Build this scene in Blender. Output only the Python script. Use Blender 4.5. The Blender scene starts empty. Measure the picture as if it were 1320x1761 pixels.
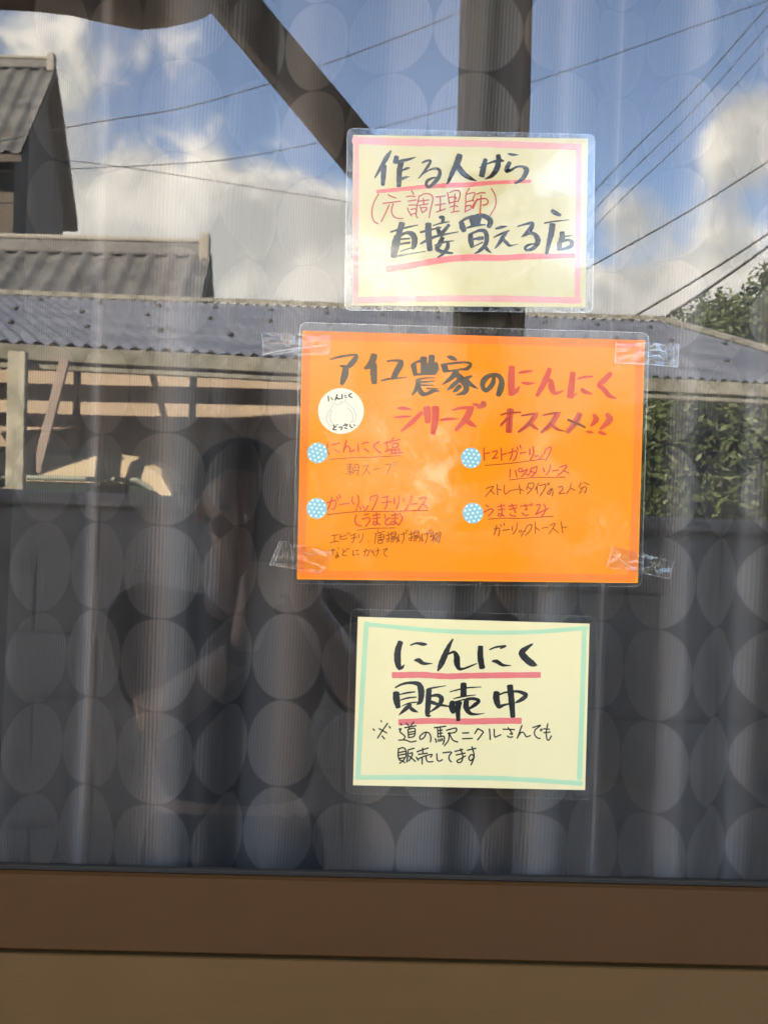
import bpy, bmesh, math, random
from mathutils import Vector, Matrix, noise as mnoise

random.seed(7)
S = bpy.context.scene
COL = S.collection
R = math.radians

# ------------------------------------------------------------------ camera, sky, sun, exposure
F, D, ZC = 2442.0, 1.22, 1.5           # focal length in photo pixels, metres lens-to-glass, eye height
PX, PY, ROLL = 495.0, 850.0, R(1.35)   # foot of the perpendicular on the glass, hand-held roll
CR, SR = math.cos(ROLL), math.sin(ROLL)

cam = bpy.data.cameras.new('camera')
cam.sensor_fit = 'VERTICAL'
cam.lens = 6.86
cam.sensor_height = 6.86 * 1761 / F
cam.shift_x = (660 - PX) / 1761
cam.shift_y = -(880.5 - PY) / 1761
cam.clip_start, cam.clip_end = 0.01, 2000
cam.dof.use_dof = True
cam.dof.focus_distance = D
cam.dof.aperture_fstop = 4.6
cob = bpy.data.objects.new('camera', cam)
COL.objects.link(cob)
cob.location = (0, -D, ZC)
cob.rotation_euler = (R(90), -ROLL, 0)
S.camera = cob

SUN_EL, SUN_AZ = R(32), R(-32)
SDIR = Vector((math.sin(SUN_AZ) * math.cos(SUN_EL), math.cos(SUN_AZ) * math.cos(SUN_EL), math.sin(SUN_EL)))
S.view_settings.view_transform = 'Standard'
S.view_settings.look = 'None'
S.view_settings.gamma = 1
S.view_settings.exposure = 4.80
S.view_settings.use_white_balance = True
S.view_settings.white_balance_temperature = 8500
S.view_settings.white_balance_tint = 12
S.cycles.max_bounces = 10
S.cycles.transparent_max_bounces = 24
S.cycles.caustics_reflective = False


class NT:
    """small node-tree writer"""
    def __init__(s, tree):
        s.t = tree
        s.n = tree.nodes
        s.l = tree.links

    def node(s, typ, **kw):
        n = s.n.new(typ)
        for k, v in kw.items():
            setattr(n, k, v)
        return n

    def put(s, sock, v):
        if isinstance(v, bpy.types.NodeSocket):
            s.l.new(v, sock)
        elif v is not None:
            sock.default_value = v

    def m(s, op, a, b=None, c=None, clamp=False):
        n = s.node('ShaderNodeMath', operation=op, use_clamp=clamp)
        for i, v in enumerate((a, b, c)):
            if v is not None:
                s.put(n.inputs[i], v)
        return n.outputs[0]

    def sep(s, v):
        n = s.node('ShaderNodeSeparateXYZ')
        s.put(n.inputs[0], v)
        return n.outputs

    def comb(s, x, y, z):
        n = s.node('ShaderNodeCombineXYZ')
        for i, v in enumerate((x, y, z)):
            s.put(n.inputs[i], v)
        return n.outputs[0]

    def noise(s, vec, scale, detail=3, rough=.5, dist=0.):
        n = s.node('ShaderNodeTexNoise')
        s.put(n.inputs['Vector'], vec)
        s.put(n.inputs['Scale'], scale)
        s.put(n.inputs['Detail'], detail)
        s.put(n.inputs['Roughness'], rough)
        s.put(n.inputs['Distortion'], dist)
        return n.outputs[0]

    def ramp(s, v, a, b, lo=0., hi=1., smooth=True):
        n = s.node('ShaderNodeMapRange', interpolation_type='SMOOTHSTEP' if smooth else 'LINEAR')
        for i, x in enumerate((v, a, b, lo, hi)):
            s.put(n.inputs[i], x)
        return n.outputs[0]

    def mix(s, f, a, b):
        n = s.node('ShaderNodeMix', data_type='RGBA')
        s.put(n.inputs[0], f)
        s.put(n.inputs[6], a if isinstance(a, bpy.types.NodeSocket) else (*a, 1))
        s.put(n.inputs[7], b if isinstance(b, bpy.types.NodeSocket) else (*b, 1))
        return n.outputs[2]

    def vmul(s, v, k):
        n = s.node('ShaderNodeVectorMath', operation='MULTIPLY')
        s.put(n.inputs[0], v)
        s.put(n.inputs[1], k)
        return n.outputs[0]

    def bump(s, h, strength, dist=.01):
        n = s.node('ShaderNodeBump')
        s.put(n.inputs['Height'], h)
        s.put(n.inputs['Strength'], strength)
        s.put(n.inputs['Distance'], dist)
        return n.outputs[0]


# sky with cumulus
W = bpy.data.worlds.new('World')
S.world = W
W.use_nodes = True
w = NT(W.node_tree)
w.n.clear()
SKY_STRENGTH = 0.10
sky = w.node('ShaderNodeTexSky', sky_type='NISHITA', sun_disc=False)
sky.sun_elevation = SUN_EL
sky.sun_rotation = SUN_AZ
sky.air_density = 0.55
sky.dust_density = 0.05
sky.ozone_density = 3.5
tc = w.node('ShaderNodeTexCoord')
gx, gy, gz = w.sep(tc.outputs['Generated'])
den = w.m('MAXIMUM', w.m('MULTIPLY', gy, -1.), 0.2)
cu = w.m('DIVIDE', gx, den)
cv = w.m('DIVIDE', gz, den)
CLOUDS = [(380, 440, 330, 150, 1.1), (130, 290, 260, 170, .75), (60, 60, 230, 150, .5), (600, 470, 260, 130, 1.0),
          (1300, 235, 110, 105, 1.0), (1250, 450, 200, 130, .85), (860, 540, 330, 80, 1.0), (1075, 370, 70, 60, .55),
          (735, 5, 90, 60, .35), (1190, 10, 90, 50, .4), (300, 60, 120, 90, .35), (1130, 560, 260, 70, .9)]
tot = None
for (bx_, by_, rx_, ry_, a_) in CLOUDS:
    du, dv = bx_ - PX, -(by_ - PY)
    u0, v0 = (du * CR - dv * SR) / F, (du * SR + dv * CR) / F
    ex = w.m('DIVIDE', w.m('SUBTRACT', cu, u0), rx_ / F)
    ey = w.m('DIVIDE', w.m('SUBTRACT', cv, v0), ry_ / F)
    e = w.m('ADD', w.m('MULTIPLY', ex, ex), w.m('MULTIPLY', ey, ey))
    g = w.m('MULTIPLY', w.m('EXPONENT', w.m('MULTIPLY', e, -1.0)), a_)
    tot = g if tot is None else w.m('ADD', tot, g)
dirv = tc.outputs['Generated']
n1 = w.noise(dirv, 13, 9, .58, .3)
n0 = w.noise(dirv, 2.2, 3, .5)
front = w.ramp(gy, -.35, .1)          # away from the part of the sky over the lane: scattered clouds
tot = w.m('ADD', tot, w.m('MULTIPLY', front, w.m('MULTIPLY', n0, .9)))
dens = w.m('ADD', tot, w.m('MULTIPLY', w.m('SUBTRACT', n1, .5), 1.9))
mask = w.ramp(dens, .42, .90)
mask = w.m('MULTIPLY', mask, .93)
off = w.node('ShaderNodeVectorMath', operation='ADD')
w.put(off.inputs[0], dirv)
off.inputs[1].default_value = (-.012, 0.0, .02)
n2 = w.noise(off.outputs[0], 13, 9, .58, .3)
lit = w.ramp(w.m('SUBTRACT', n1, n2), -.10, .14)
thick = w.ramp(dens, .6, 1.5)
lit = w.m('MULTIPLY', lit, w.m('SUBTRACT', 1., w.m('MULTIPLY', thick, .45)))
ccol = w.mix(lit, (3.3, 3.7, 4.1), (6.4, 6.8, 7.1))
skyc = w.mix(mask, sky.outputs[0], ccol)
bg = w.node('ShaderNodeBackground')
w.put(bg.inputs[0], skyc)
bg.inputs[1].default_value = SKY_STRENGTH
out = w.node('ShaderNodeOutputWorld')
w.l.new(bg.outputs[0], out.inputs[0])

sun = bpy.data.lights.new('sun', 'SUN')
sun.energy = 4.4
sun.angle = R(.53)
sun.color = (1, .95, .87)
sob = bpy.data.objects.new('sun', sun)
COL.objects.link(sob)
sob.rotation_euler = SDIR.to_track_quat('Z', 'Y').to_euler()
sob.location = (-5, 8, 9)


# ------------------------------------------------------------------ coordinates
def G(px, py, out_=0.0):
    """photo pixel -> point on the glass plane, out_ metres in front of it"""
    du, dv = px - PX, -(py - PY)
    d = D
    return Vector(((du * CR - dv * SR) / F * d, -out_, ZC + (du * SR + dv * CR) / F * d))


def B(px, py, depth):
    """point behind the glass, depth metres from the lens plane"""
    du, dv = px - PX, -(py - PY)
    return Vector(((du * CR - dv * SR) / F * depth, depth - D, ZC + (du * SR + dv * CR) / F * depth))


def V(px, py, Y):
    """where a thing seen in the reflection really stands: 2 * Y metres along the unfolded ray"""
    b = B(px, py, 2 * Y)
    return Vector((b.x, -b.y, b.z))


def PV(px, py, extra):
    """a point of the photographer: extra metres behind the phone"""
    return V(px, py, D + extra / 2)


def GZ(py, out_, px=660):
    """height of a line seen at py on a face that stands out_ metres proud of the glass"""
    du, dv = px - PX, -(py - PY)
    return ZC + (du * SR + dv * CR) / F * (D - out_)


# ------------------------------------------------------------------ object helpers
def tag(o, label=None, cat=None, group=None, kind=None):
    for k, v in (('label', label), ('category', cat), ('group', group), ('kind', kind)):
        if v:
            o[k] = v
    return o


def empty(name, loc, label, cat, group=None):
    o = bpy.data.objects.new(name, None)
    COL.objects.link(o)
    o.location = loc
    o.empty_display_size = .1
    bpy.context.view_layer.update()
    return tag(o, label, cat, group)


def obj(name, bm, mat, parent=None, smooth=False):
    """link a bmesh (built in world coordinates) as one mesh object"""
    me = bpy.data.meshes.new(name)
    bm.normal_update()
    bm.to_mesh(me)
    bm.free()
    for p in me.polygons:
        p.use_smooth = smooth
    if mat:
        me.materials.append(mat)
    o = bpy.data.objects.new(name, me)
    COL.objects.link(o)
    if parent:
        o.parent = parent
        root = Vector((0, 0, 0))
        q = parent
        while q:
            root += q.location
            q = q.parent
        me.transform(Matrix.Translation(-root))
    return o


def NB():
    return bmesh.new()


def face(bm, pts):
    return bm.faces.new([bm.verts.new(p) for p in pts])


def box(bm, a, b, bev=0.0):
    x0, y0, z0 = a
    x1, y1, z1 = b
    r = bmesh.ops.create_cube(bm, size=1)
    for v in r['verts']:
        v.co = Vector(((x0 + x1) / 2 + v.co.x * (x1 - x0), (y0 + y1) / 2 + v.co.y * (y1 - y0), (z0 + z1) / 2 + v.co.z * (z1 - z0)))
    if bev:
        es = list({e for v in r['verts'] for e in v.link_edges})
        bmesh.ops.bevel(bm, geom=es, offset=bev, segments=2, affect='EDGES', profile=.5)


def hexa(bm, p):
    """solid from 8 points: bottom ring 0-3, top ring 4-7"""
    vs = [bm.verts.new(q) for q in p]
    for f in ((3, 2, 1, 0), (4, 5, 6, 7), (0, 1, 5, 4), (1, 2, 6, 5), (2, 3, 7, 6), (3, 0, 4, 7)):
        bm.faces.new([vs[i] for i in f])


def beam(bm, a, b, wd, ht, up=Vector((0, 0, 1)), bev=0.0):
    """rectangular bar from a to b"""
    d = (b - a).normalized()
    s = d.cross(up).normalized()
    u = s.cross(d).normalized()
    o1, o2 = s * wd / 2, u * ht / 2
    n0 = len(bm.verts)
    hexa(bm, [a - o1 - o2, a + o1 - o2, a + o1 + o2, a - o1 + o2, b - o1 - o2, b + o1 - o2, b + o1 + o2, b - o1 + o2])
    if bev:
        bm.verts.ensure_lookup_table()
        es = list({e for v in bm.verts[n0:] for e in v.link_edges})
        bmesh.ops.bevel(bm, geom=es, offset=bev, segments=2, affect='EDGES', profile=.5)


def tube(bm, pts, rad, seg=8):
    rings = []
    for i, p in enumerate(pts):
        d = (pts[min(i + 1, len(pts) - 1)] - pts[max(i - 1, 0)]).normalized()
        a = d.cross(Vector((0, 0, 1)))
        a = (a if a.length > 1e-3 else Vector((1, 0, 0))).normalized()
        b = d.cross(a)
        r = rad[i] if isinstance(rad, (list, tuple)) else rad
        rings.append([bm.verts.new(p + (a * math.cos(t) + b * math.sin(t)) * r) for t in [2 * math.pi * k / seg for k in range(seg)]])
    for q, r in zip(rings, rings[1:]):
        for k in range(seg):
            bm.faces.new((q[k], q[(k + 1) % seg], r[(k + 1) % seg], r[k]))
    bm.faces.new(rings[0][::-1])
    bm.faces.new(rings[-1])


def ball(bm, c, r, scale=(1, 1, 1), sub=2):
    q = bmesh.ops.create_icosphere(bm, subdivisions=sub, radius=1)
    for v in q['verts']:
        v.co = Vector((c[0] + v.co.x * r * scale[0], c[1] + v.co.y * r * scale[1], c[2] + v.co.z * r * scale[2]))


def limb(bm, pts):
    """tapered chain of (point, radius), spheres at the joints"""
    for p, r in pts:
        ball(bm, p, r)
    for (a, ra), (b, rb) in zip(pts, pts[1:]):
        if (b - a).length > 1e-4:
            tube(bm, [a, b], [ra, rb], 14)


# ------------------------------------------------------------------ materials
def pmat(name, col, rough=.6, metal=0., spec=.5, build=None):
    m = bpy.data.materials.new(name)
    m.use_nodes = True
    t = NT(m.node_tree)
    b = m.node_tree.nodes['Principled BSDF']
    b.inputs['Base Color'].default_value = (*col, 1)
    b.inputs['Roughness'].default_value = rough
    b.inputs['Metallic'].default_value = metal
    b.inputs['Specular IOR Level'].default_value = spec
    if build:
        build(t, b)
    return m


def varied(c1, c2, scale, detail=4, bump=0., stretch=(1, 1, 1), bscale=None, bdist=.01):
    def f(t, b):
        o = t.node('ShaderNodeTexCoord').outputs['Object']
        v = t.vmul(o, stretch)
        n = t.noise(v, scale, detail, .6)
        t.put(b.inputs['Base Color'], t.mix(t.ramp(n, .3, .7), c1, c2))
        if bump:
            t.put(b.inputs['Normal'], t.bump(t.noise(v, bscale or scale * 4, 3), bump, bdist))
    return f


def clear_mat(name, tint, refl, rough, build=None, trans=1.0):
    """thin clear sheet: see-through with a mirror share"""
    m = bpy.data.materials.new(name)
    m.use_nodes = True
    t = NT(m.node_tree)
    t.n.clear()
    tr = t.node('ShaderNodeBsdfTransparent')
    tr.inputs[0].default_value = (*[c * trans for c in tint], 1)
    gl = t.node('ShaderNodeBsdfGlossy')
    gl.inputs['Roughness'].default_value = rough
    gl.inputs[0].default_value = (1, 1, 1, 1)
    lw = t.node('ShaderNodeFresnel')
    lw.inputs[0].default_value = 1.5
    fac = t.m('MULTIPLY', lw.outputs[0], refl / .04, clamp=True)
    mx = t.node('ShaderNodeMixShader')
    t.l.new(fac, mx.inputs[0])
    t.l.new(tr.outputs[0], mx.inputs[1])
    t.l.new(gl.outputs[0], mx.inputs[2])
    o = t.node('ShaderNodeOutputMaterial')
    last = mx.outputs[0]
    if build:
        last = build(t, gl, lw, last) or last
    t.l.new(last, o.inputs[0])
    return m


def film_build(strength):
    def f(t, gl, lw, last):
        o = t.node('ShaderNodeTexCoord').outputs['Object']
        v = t.vmul(o, (1., 1., 1.7))
        area = t.ramp(t.noise(o, 14, 2), .40, .62, .10, 1.)
        fine = t.noise(v, 190, 2, .5, 1.6)
        broad = t.noise(o, 17, 1)
        h = t.m('ADD', t.m('MULTIPLY', t.m('MULTIPLY', fine, area), .7), t.m('MULTIPLY', broad, .7))
        t.put(gl.inputs['Normal'], t.bump(h, strength, .004))
    return f


GLASS_REFL = 0.045


def pane_build(t, gl, lw, last):
    # dust and dried drips on the outside of the glass
    o = t.node('ShaderNodeTexCoord').outputs['Object']
    d = t.noise(o, 420, 4, .7)
    broad = t.noise(o, 6, 3)
    dirt = t.m('MULTIPLY', t.ramp(d, .62, .80), t.ramp(broad, .40, .75))
    x, y, z = t.sep(o)
    low = t.ramp(z, .0, .10, 1., 0.)
    smear = t.m('MULTIPLY', t.ramp(t.noise(t.vmul(o, (1, 1, .35)), 26, 4, .65), .48, .78), low)
    fac = t.m('ADD', t.m('MULTIPLY', dirt, .10), t.m('MULTIPLY', smear, .16))
    fac = t.m('ADD', fac, .008)
    df = t.node('ShaderNodeBsdfDiffuse')
    df.inputs[0].default_value = (.55, .55, .52, 1)
    mx = t.node('ShaderNodeMixShader')
    t.l.new(fac, mx.inputs[0])
    t.l.new(last, mx.inputs[1])
    t.l.new(df.outputs[0], mx.inputs[2])
    # float glass is never quite flat
    t.put(gl.inputs['Normal'], t.bump(t.noise(o, 3.0, 1), .02, .01))
    return mx.outputs[0]


M_pane = clear_mat('window_glass', (.90, .92, .92), GLASS_REFL, 0.0, pane_build)
M_paneback = clear_mat('window_glass_inner', (.97, .98, .97), .0001, 0.0)
M_film = clear_mat('laminate_film', (.98, .98, .97), .026, .004, film_build(.24))
M_film_mid = clear_mat('laminate_film_taut', (.985, .985, .98), .011, .012, film_build(.10))
M_film_flat = clear_mat('laminate_film_smooth', (.98, .98, .97), .022, .02, film_build(.03))
M_tape = clear_mat('clear_tape', (.99, .99, .985), .032, .05, film_build(.12))
M_tapeedge = clear_mat('tape_crease', (.84, .85, .84), .09, .3)


def aluminium(col):
    def f(t, b):
        o = t.node('ShaderNodeTexCoord').outputs['Object']
        n = t.noise(t.vmul(o, (6, 6, 900)), 1.0, 3, .6)
        n2 = t.noise(o, 9, 4, .6)
        c = t.mix(t.m('ADD', t.m('MULTIPLY', n, .5), t.m('MULTIPLY', n2, .5)), tuple(k * .8 for k in col), tuple(k * 1.2 for k in col))
        t.put(b.inputs['Base Color'], c)
        t.put(b.inputs['Normal'], t.bump(n, .12, .001))
        t.put(b.inputs['Roughness'], t.ramp(n2, .3, .7, .46, .58))
    return f


M_rail = pmat('brown_anodised_aluminium', (.05, .034, .022), .42, 0, .12, aluminium((.056, .0225, .006)))
M_sill = pmat('brown_sill_metal', (.06, .046, .028), .5, 0, .12, aluminium((.088, .043, .013)))
M_gasket = pmat('grey_glazing_gasket', (.030, .025, .019), .8, 0, .08)


def curtain_build(t, b):
    uv = t.node('ShaderNodeUVMap').outputs[0]
    u, v, _ = t.sep(uv)
    P = 0.0828
    cu_ = t.m('SUBTRACT', t.m('FRACT', t.m('DIVIDE', u, P)), .5)
    cv_ = t.m('SUBTRACT', t.m('FRACT', t.m('DIVIDE', v, P)), .5)
    wob = t.m('MULTIPLY', t.m('SUBTRACT', t.noise(uv, 700, 2), .5), .018)
    r = t.m('ADD', t.m('SQRT', t.m('ADD', t.m('MULTIPLY', cu_, cu_), t.m('MULTIPLY', cv_, cv_))), wob)
    disc = t.ramp(r, .480, .512, 1., 0.)
    ribs = t.m('SINE', t.m('MULTIPLY', u, 2 * math.pi / .0034))
    weave = t.m('MULTIPLY', t.m('SINE', t.m('MULTIPLY', u, 2 * math.pi / .0011)), t.m('SINE', t.m('MULTIPLY', v, 2 * math.pi / .0013)))
    ribd = t.m('MULTIPLY', t.m('ADD', ribs, 1.), .5)
    base = t.mix(disc, (.098, .077, .064), (.178, .140, .114))
    shade = t.m('ADD', .82, t.m('MULTIPLY', ribd, t.m('MULTIPLY', disc, .16)))
    cc = t.node('ShaderNodeMix', data_type='RGBA', blend_type='MULTIPLY')
    cc.inputs[0].default_value = 1.
    t.put(cc.inputs[6], base)
    t.put(cc.inputs[7], t.comb(shade, shade, shade))
    t.put(b.inputs['Base Color'], cc.outputs[2])
    t.put(b.inputs['Roughness'], t.ramp(disc, 0., 1., .64, .58))
    h = t.m('ADD', t.m('MULTIPLY', ribs, t.m('MULTIPLY', disc, .6)), t.m('MULTIPLY', weave, .35))
    h = t.m('ADD', h, t.m('MULTIPLY', disc, .8))
    t.put(b.inputs['Normal'], t.bump(h, .22, .0008))
    b.inputs['Metallic'].default_value = .68
    b.inputs['Anisotropic'].default_value = .6
    b.inputs['Anisotropic Rotation'].default_value = .25
    t.put(b.inputs['Tangent'], t.node('ShaderNodeTangent', direction_type='UV_MAP').outputs[0])


M_curtain = pmat('patterned_satin_curtain', (.3, .3, .32), .5, 0, .45, curtain_build)


def paper(col, fibre=.04):
    def f(t, b):
        o = t.node('ShaderNodeTexCoord').outputs['Object']
        n = t.noise(o, 900, 3, .6)
        n2 = t.noise(o, 12, 2)
        s = t.m('ADD', t.m('MULTIPLY', n, .6), t.m('MULTIPLY', n2, .4))
        t.put(b.inputs['Base Color'], t.mix(s, tuple(k * (1 - fibre) for k in col), tuple(min(1, k * (1 + fibre)) for k in col)))
        b.inputs['Specular IOR Level'].default_value = .1
    return f


M_cream = pmat('cream_paper', (.80, .735, .47), .85, build=paper((.90, .72, .375)))
M_tancard = pmat('tan_cream_paper', (.82, .66, .33), .85, build=paper((.735, .60, .315)))
M_orange = pmat('orange_paper', (.95, .33, .03), .85, build=paper((1.0, .228, .012)))


def ink(name, c, a=.12):
    return pmat(name, c, .7, build=paper(c, a))


M_black = ink('black_marker_ink', (.028, .026, .022), .3)
M_red = ink('red_pen_ink', (.55, .05, .05))
M_pinkline = ink('pink_marker_ink', (.88, .19, .165), .06)
M_palepink = ink('pale_pink_marker_ink', (.85, .37, .32), .05)
M_teal = ink('pale_teal_marker_ink', (.46, .66, .38), .05)
M_redink = ink('red_marker_ink_on_orange', (.58, .055, .022), .12)
M_redthin = ink('thin_red_pen_ink', (.54, .05, .018), .12)
M_brown = ink('brown_underline_ink', (.33, .035, .008), .1)
M_darkpen = ink('dark_brown_pen_ink', (.14, .034, .006), .15)
M_olive = ink('black_marker_on_orange', (.085, .055, .026), .25)
M_edgeorange = ink('deep_orange_marker', (.92, .17, .02), .04)
M_white = ink('white_sticker_paper', (.70, .60, .43), .03)
M_blue = ink('light_blue_sticker_paper', (.20, .42, .42), .04)
M_dot = ink('white_dot_print', (.75, .76, .72), .02)
M_pencil = ink('grey_line_print', (.30, .28, .24), .05)


# ------------------------------------------------------------------ hand lettering
def catmull(p, n=5):
    if len(p) < 3:
        a, b = p[0], p[-1]
        return [tuple(a[k] + (b[k] - a[k]) * i / 4 for k in range(3)) for i in range(5)]
    q = [p[0]] + p + [p[-1]]
    o = []
    for i in range(1, len(q) - 2):
        for j in range(n):
            t = j / n
            o.append(tuple(.5 * (2 * q[i][k] + (q[i + 1][k] - q[i - 1][k]) * t + (2 * q[i - 1][k] - 5 * q[i][k] + 4 * q[i + 1][k] - q[i + 2][k]) * t * t
                                 + (3 * q[i][k] - q[i - 1][k] - 3 * q[i + 1][k] + q[i + 2][k]) * t ** 3) for k in range(3)))
    o.append(p[-1])
    return o


LIFT = [0]


def ribbon(bm, pts, out_, cap=True):
    """flat pen stroke on the sheet; pts = (px, py, width) in photo pixels"""
    pts = catmull([tuple(map(float, p)) for p in pts])
    LIFT[0] += 1
    y = out_ + (LIFT[0] % 140) * 2.2e-6
    L, Rr = [], []
    n = len(pts)
    for i, (x, yy, wd) in enumerate(pts):
        a, b = pts[max(i - 1, 0)], pts[min(i + 1, n - 1)]
        dx, dy = b[0] - a[0], b[1] - a[1]
        l = math.hypot(dx, dy) or 1
        nx, ny = -dy / l, dx / l
        h = max(wd, .6) / 2 * (1 + .05 * math.sin(i * 2.1 + LIFT[0]))
        L.append((x + nx * h, yy + ny * h))
        Rr.append((x - nx * h, yy - ny * h))
    vl = [bm.verts.new(G(*p, y)) for p in L]
    vr = [bm.verts.new(G(*p, y)) for p in Rr]
    for i in range(n - 1):
        try:
            bm.faces.new((vl[i], vl[i + 1], vr[i + 1], vr[i]))
        except ValueError:
            pass
    if cap:
        for k, sgn in ((0, -1), (n - 1, 1)):
            x, yy, wd = pts[k]
            a, b = pts[max(k - 1, 0)], pts[min(k + 1, n - 1)]
            dx, dy = b[0] - a[0], b[1] - a[1]
            l = math.hypot(dx, dy) or 1
            h = max(wd, .6) / 2
            ang = math.atan2(dy * sgn, dx * sgn)
            tip = h * (.75 if wd < 4 else .35)
            arc = []
            for j in range(1, 4):
                t = -math.pi / 2 + math.pi * j / 4
                cx, cy = math.cos(t) * tip, math.sin(t) * h
                arc.append(bm.verts.new(G(x + cx * math.cos(ang) - cy * math.sin(ang), yy + cx * math.sin(ang) + cy * math.cos(ang), y)))
            ends = (vr[k], vl[k]) if sgn > 0 else (vl[k], vr[k])
            try:
                bm.faces.new([ends[0]] + arc + [ends[1]])
            except ValueError:
                pass


def strokes(bm, text, x0, y0, sc, out_, w0=None, cap=True, dx=0, dy=0):
    """text: strokes split by ';', points 'x,y[,w]' in a crop that starts at x0,y0 and is sc times enlarged"""
    for st in text.replace('\n', ' ').split(';'):
        st = st.strip()
        if not st:
            continue
        pts = []
        for p in st.split():
            q = [float(k) for k in p.split(',')]
            wd = q[2] if len(q) > 2 else w0
            pts.append((x0 + (q[0] + dx) / sc, y0 + (q[1] + dy) / sc, wd / sc))
        ribbon(bm, pts, out_, cap)


def disc(bm, cx, cy, r, out_, n=40, ry=None):
    face(bm, [G(cx + r * math.cos(2 * math.pi * k / n), cy + (ry or r) * math.sin(2 * math.pi * k / n), out_) for k in range(n)])


def circ(cx, cy, r):
    return ' '.join(f'{cx + r * math.cos(k * math.pi / 6):.1f},{cy + r * math.sin(k * math.pi / 6):.1f}' for k in range(13))


def sheet(bm, q, out_, nx=16, ny=12, bow=0.0, thick=0.0):
    """slightly bowed sheet over four photo corners TL TR BR BL"""
    grid = []
    for j in range(ny + 1):
        row = []
        for i in range(nx + 1):
            s, t = i / nx, j / ny
            x = (q[0][0] * (1 - s) + q[1][0] * s) * (1 - t) + (q[3][0] * (1 - s) + q[2][0] * s) * t
            y = (q[0][1] * (1 - s) + q[1][1] * s) * (1 - t) + (q[3][1] * (1 - s) + q[2][1] * s) * t
            row.append(bm.verts.new(G(x, y, out_ + bow * math.sin(math.pi * s) * math.sin(math.pi * t))))
        grid.append(row)
    for j in range(ny):
        for i in range(nx):
            bm.faces.new((grid[j][i], grid[j + 1][i], grid[j + 1][i + 1], grid[j][i + 1]))


def rounded(q, r, n=6):
    """rounded outline of a quad in pixels"""
    pts = []
    for k in range(4):
        c, a, b = Vector(q[k]), Vector(q[k - 1]), Vector(q[(k + 1) % 4])
        p0, p1 = c + (a - c).normalized() * r, c + (b - c).normalized() * r
        for i in range(n + 1):
            t = i / n
            pts.append(p0 * (1 - t) ** 2 + c * 2 * t * (1 - t) + p1 * t * t)
    return pts


def film(parent, q, r, out_, mat):
    bm = NB()
    pts = rounded(q, r)
    f = face(bm, [G(p.x, p.y, out_) for p in pts])
    ex = bmesh.ops.extrude_face_region(bm, geom=[f])
    for v in [g for g in ex['geom'] if isinstance(g, bmesh.types.BMVert)]:
        v.co.y += .0003
    return obj('clear_film', bm, mat, parent)


def film_rim(parent, q, r, out_, mat, wd=1.15):
    bm = NB()
    pts = rounded(q, r)
    pts = pts + [pts[0]]
    dense = []
    for a, b in zip(pts, pts[1:]):
        m = max(1, int((b - a).length / 6))
        dense += [a.lerp(b, k / m) for k in range(m)]
    ribbon(bm, [(p.x, p.y, wd) for p in dense + [pts[0]]], out_, cap=False)
    return obj('film_edge', bm, mat, parent)


M_rim = clear_mat('laminate_edge', (.88, .89, .88), .10, .2)
PAPER, INK, FILM = .0010, .0011, .0022


def sign_root(q, label):
    c = G(sum(p[0] for p in q) / 4, max(p[1] for p in q))
    return empty('laminated_sign', (c.x, 0, c.z), label, 'sign')


# ---------- the setting: ground
M_ground = pmat('gravelly_ground', (.2, .19, .17), .9, build=varied((.22, .195, .16), (.36, .325, .27), 1.3, 6, .5, bscale=35, bdist=.02))
bm = NB()
for k in range(1):
    n = 24
    for i in range(n):
        for j in range(n):
            def g_(a):
                t = a / n * 2 - 1
                return 900 * t * abs(t) ** 2
            face(bm, [(g_(i), g_(j), 0), (g_(i + 1), g_(j), 0), (g_(i + 1), g_(j + 1), 0), (g_(i), g_(j + 1), 0)])
bmesh.ops.remove_doubles(bm, verts=bm.verts, dist=1e-4)
tag(obj('ground', bm, M_ground), kind='structure')
bm = NB()
face(bm, [(-3.8, -2.5, .004), (4.6, -2.5, .004), (4.6, -.02, .004), (-3.8, -.02, .004)])
M_conc = pmat('porch_concrete', (.3, .29, .27), .9, build=varied((.54, .50, .43), (.66, .61, .53), 2.2, 6, .3, bscale=60))
tag(obj('porch_floor', bm, M_conc), kind='structure')

# ---------- the shop house that carries the window
M_plaster = pmat('beige_plaster', (.42, .38, .31), .9, build=varied((.68, .62, .52), (.76, .70, .60), 3, 5, .3, bscale=120))
M_dark = pmat('dim_room_boards', (.03, .027, .025), .9)
M_tile = pmat('grey_clay_tiles', (.11, .11, .11), .55, build=varied((.062, .066, .072), (.125, .132, .138), 2.4, 6, .2, bscale=30))
WX0, WX1 = -.62, 1.02                     # window opening
Zg = GZ(1503, .004)                       # bottom edge of the glass
WZ0, WZ1 = Zg - .15, 2.32
shop = empty('shop_house', (.2, 2.5, 0), 'plastered shop house with the porch that holds the curtained window', 'house')
bm = NB()
box(bm, (-4.2, .02, 0), (WX0, .16, 3.15))
box(bm, (WX1, .02, 0), (4.8, .16, 3.15))
box(bm, (WX0, .02, 0), (WX1, .16, WZ0))
box(bm, (WX0, .02, WZ1), (WX1, .16, 3.15))
box(bm, (-4.2, .16, 0), (-4.06, 5.0, 3.15))
box(bm, (4.66, .16, 0), (4.8, 5.0, 3.15))
box(bm, (-4.2, 5.0, 0), (4.8, 5.14, 3.15))
obj('wall', bm, M_plaster, shop)
bm = NB()
box(bm, (-1.6, 1.7, .3), (2.2, 1.74, 2.7))
box(bm, (-1.64, .17, .3), (-1.6, 1.74, 2.7))
box(bm, (2.2, .17, .3), (2.24, 1.74, 2.7))
box(bm, (-1.6, .17, 2.7), (2.2, 1.74, 2.74))
box(bm, (-1.6, .17, .26), (2.2, 1.74, .3))
obj('room_lining', bm, M_dark, shop)
bm = NB()
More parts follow.
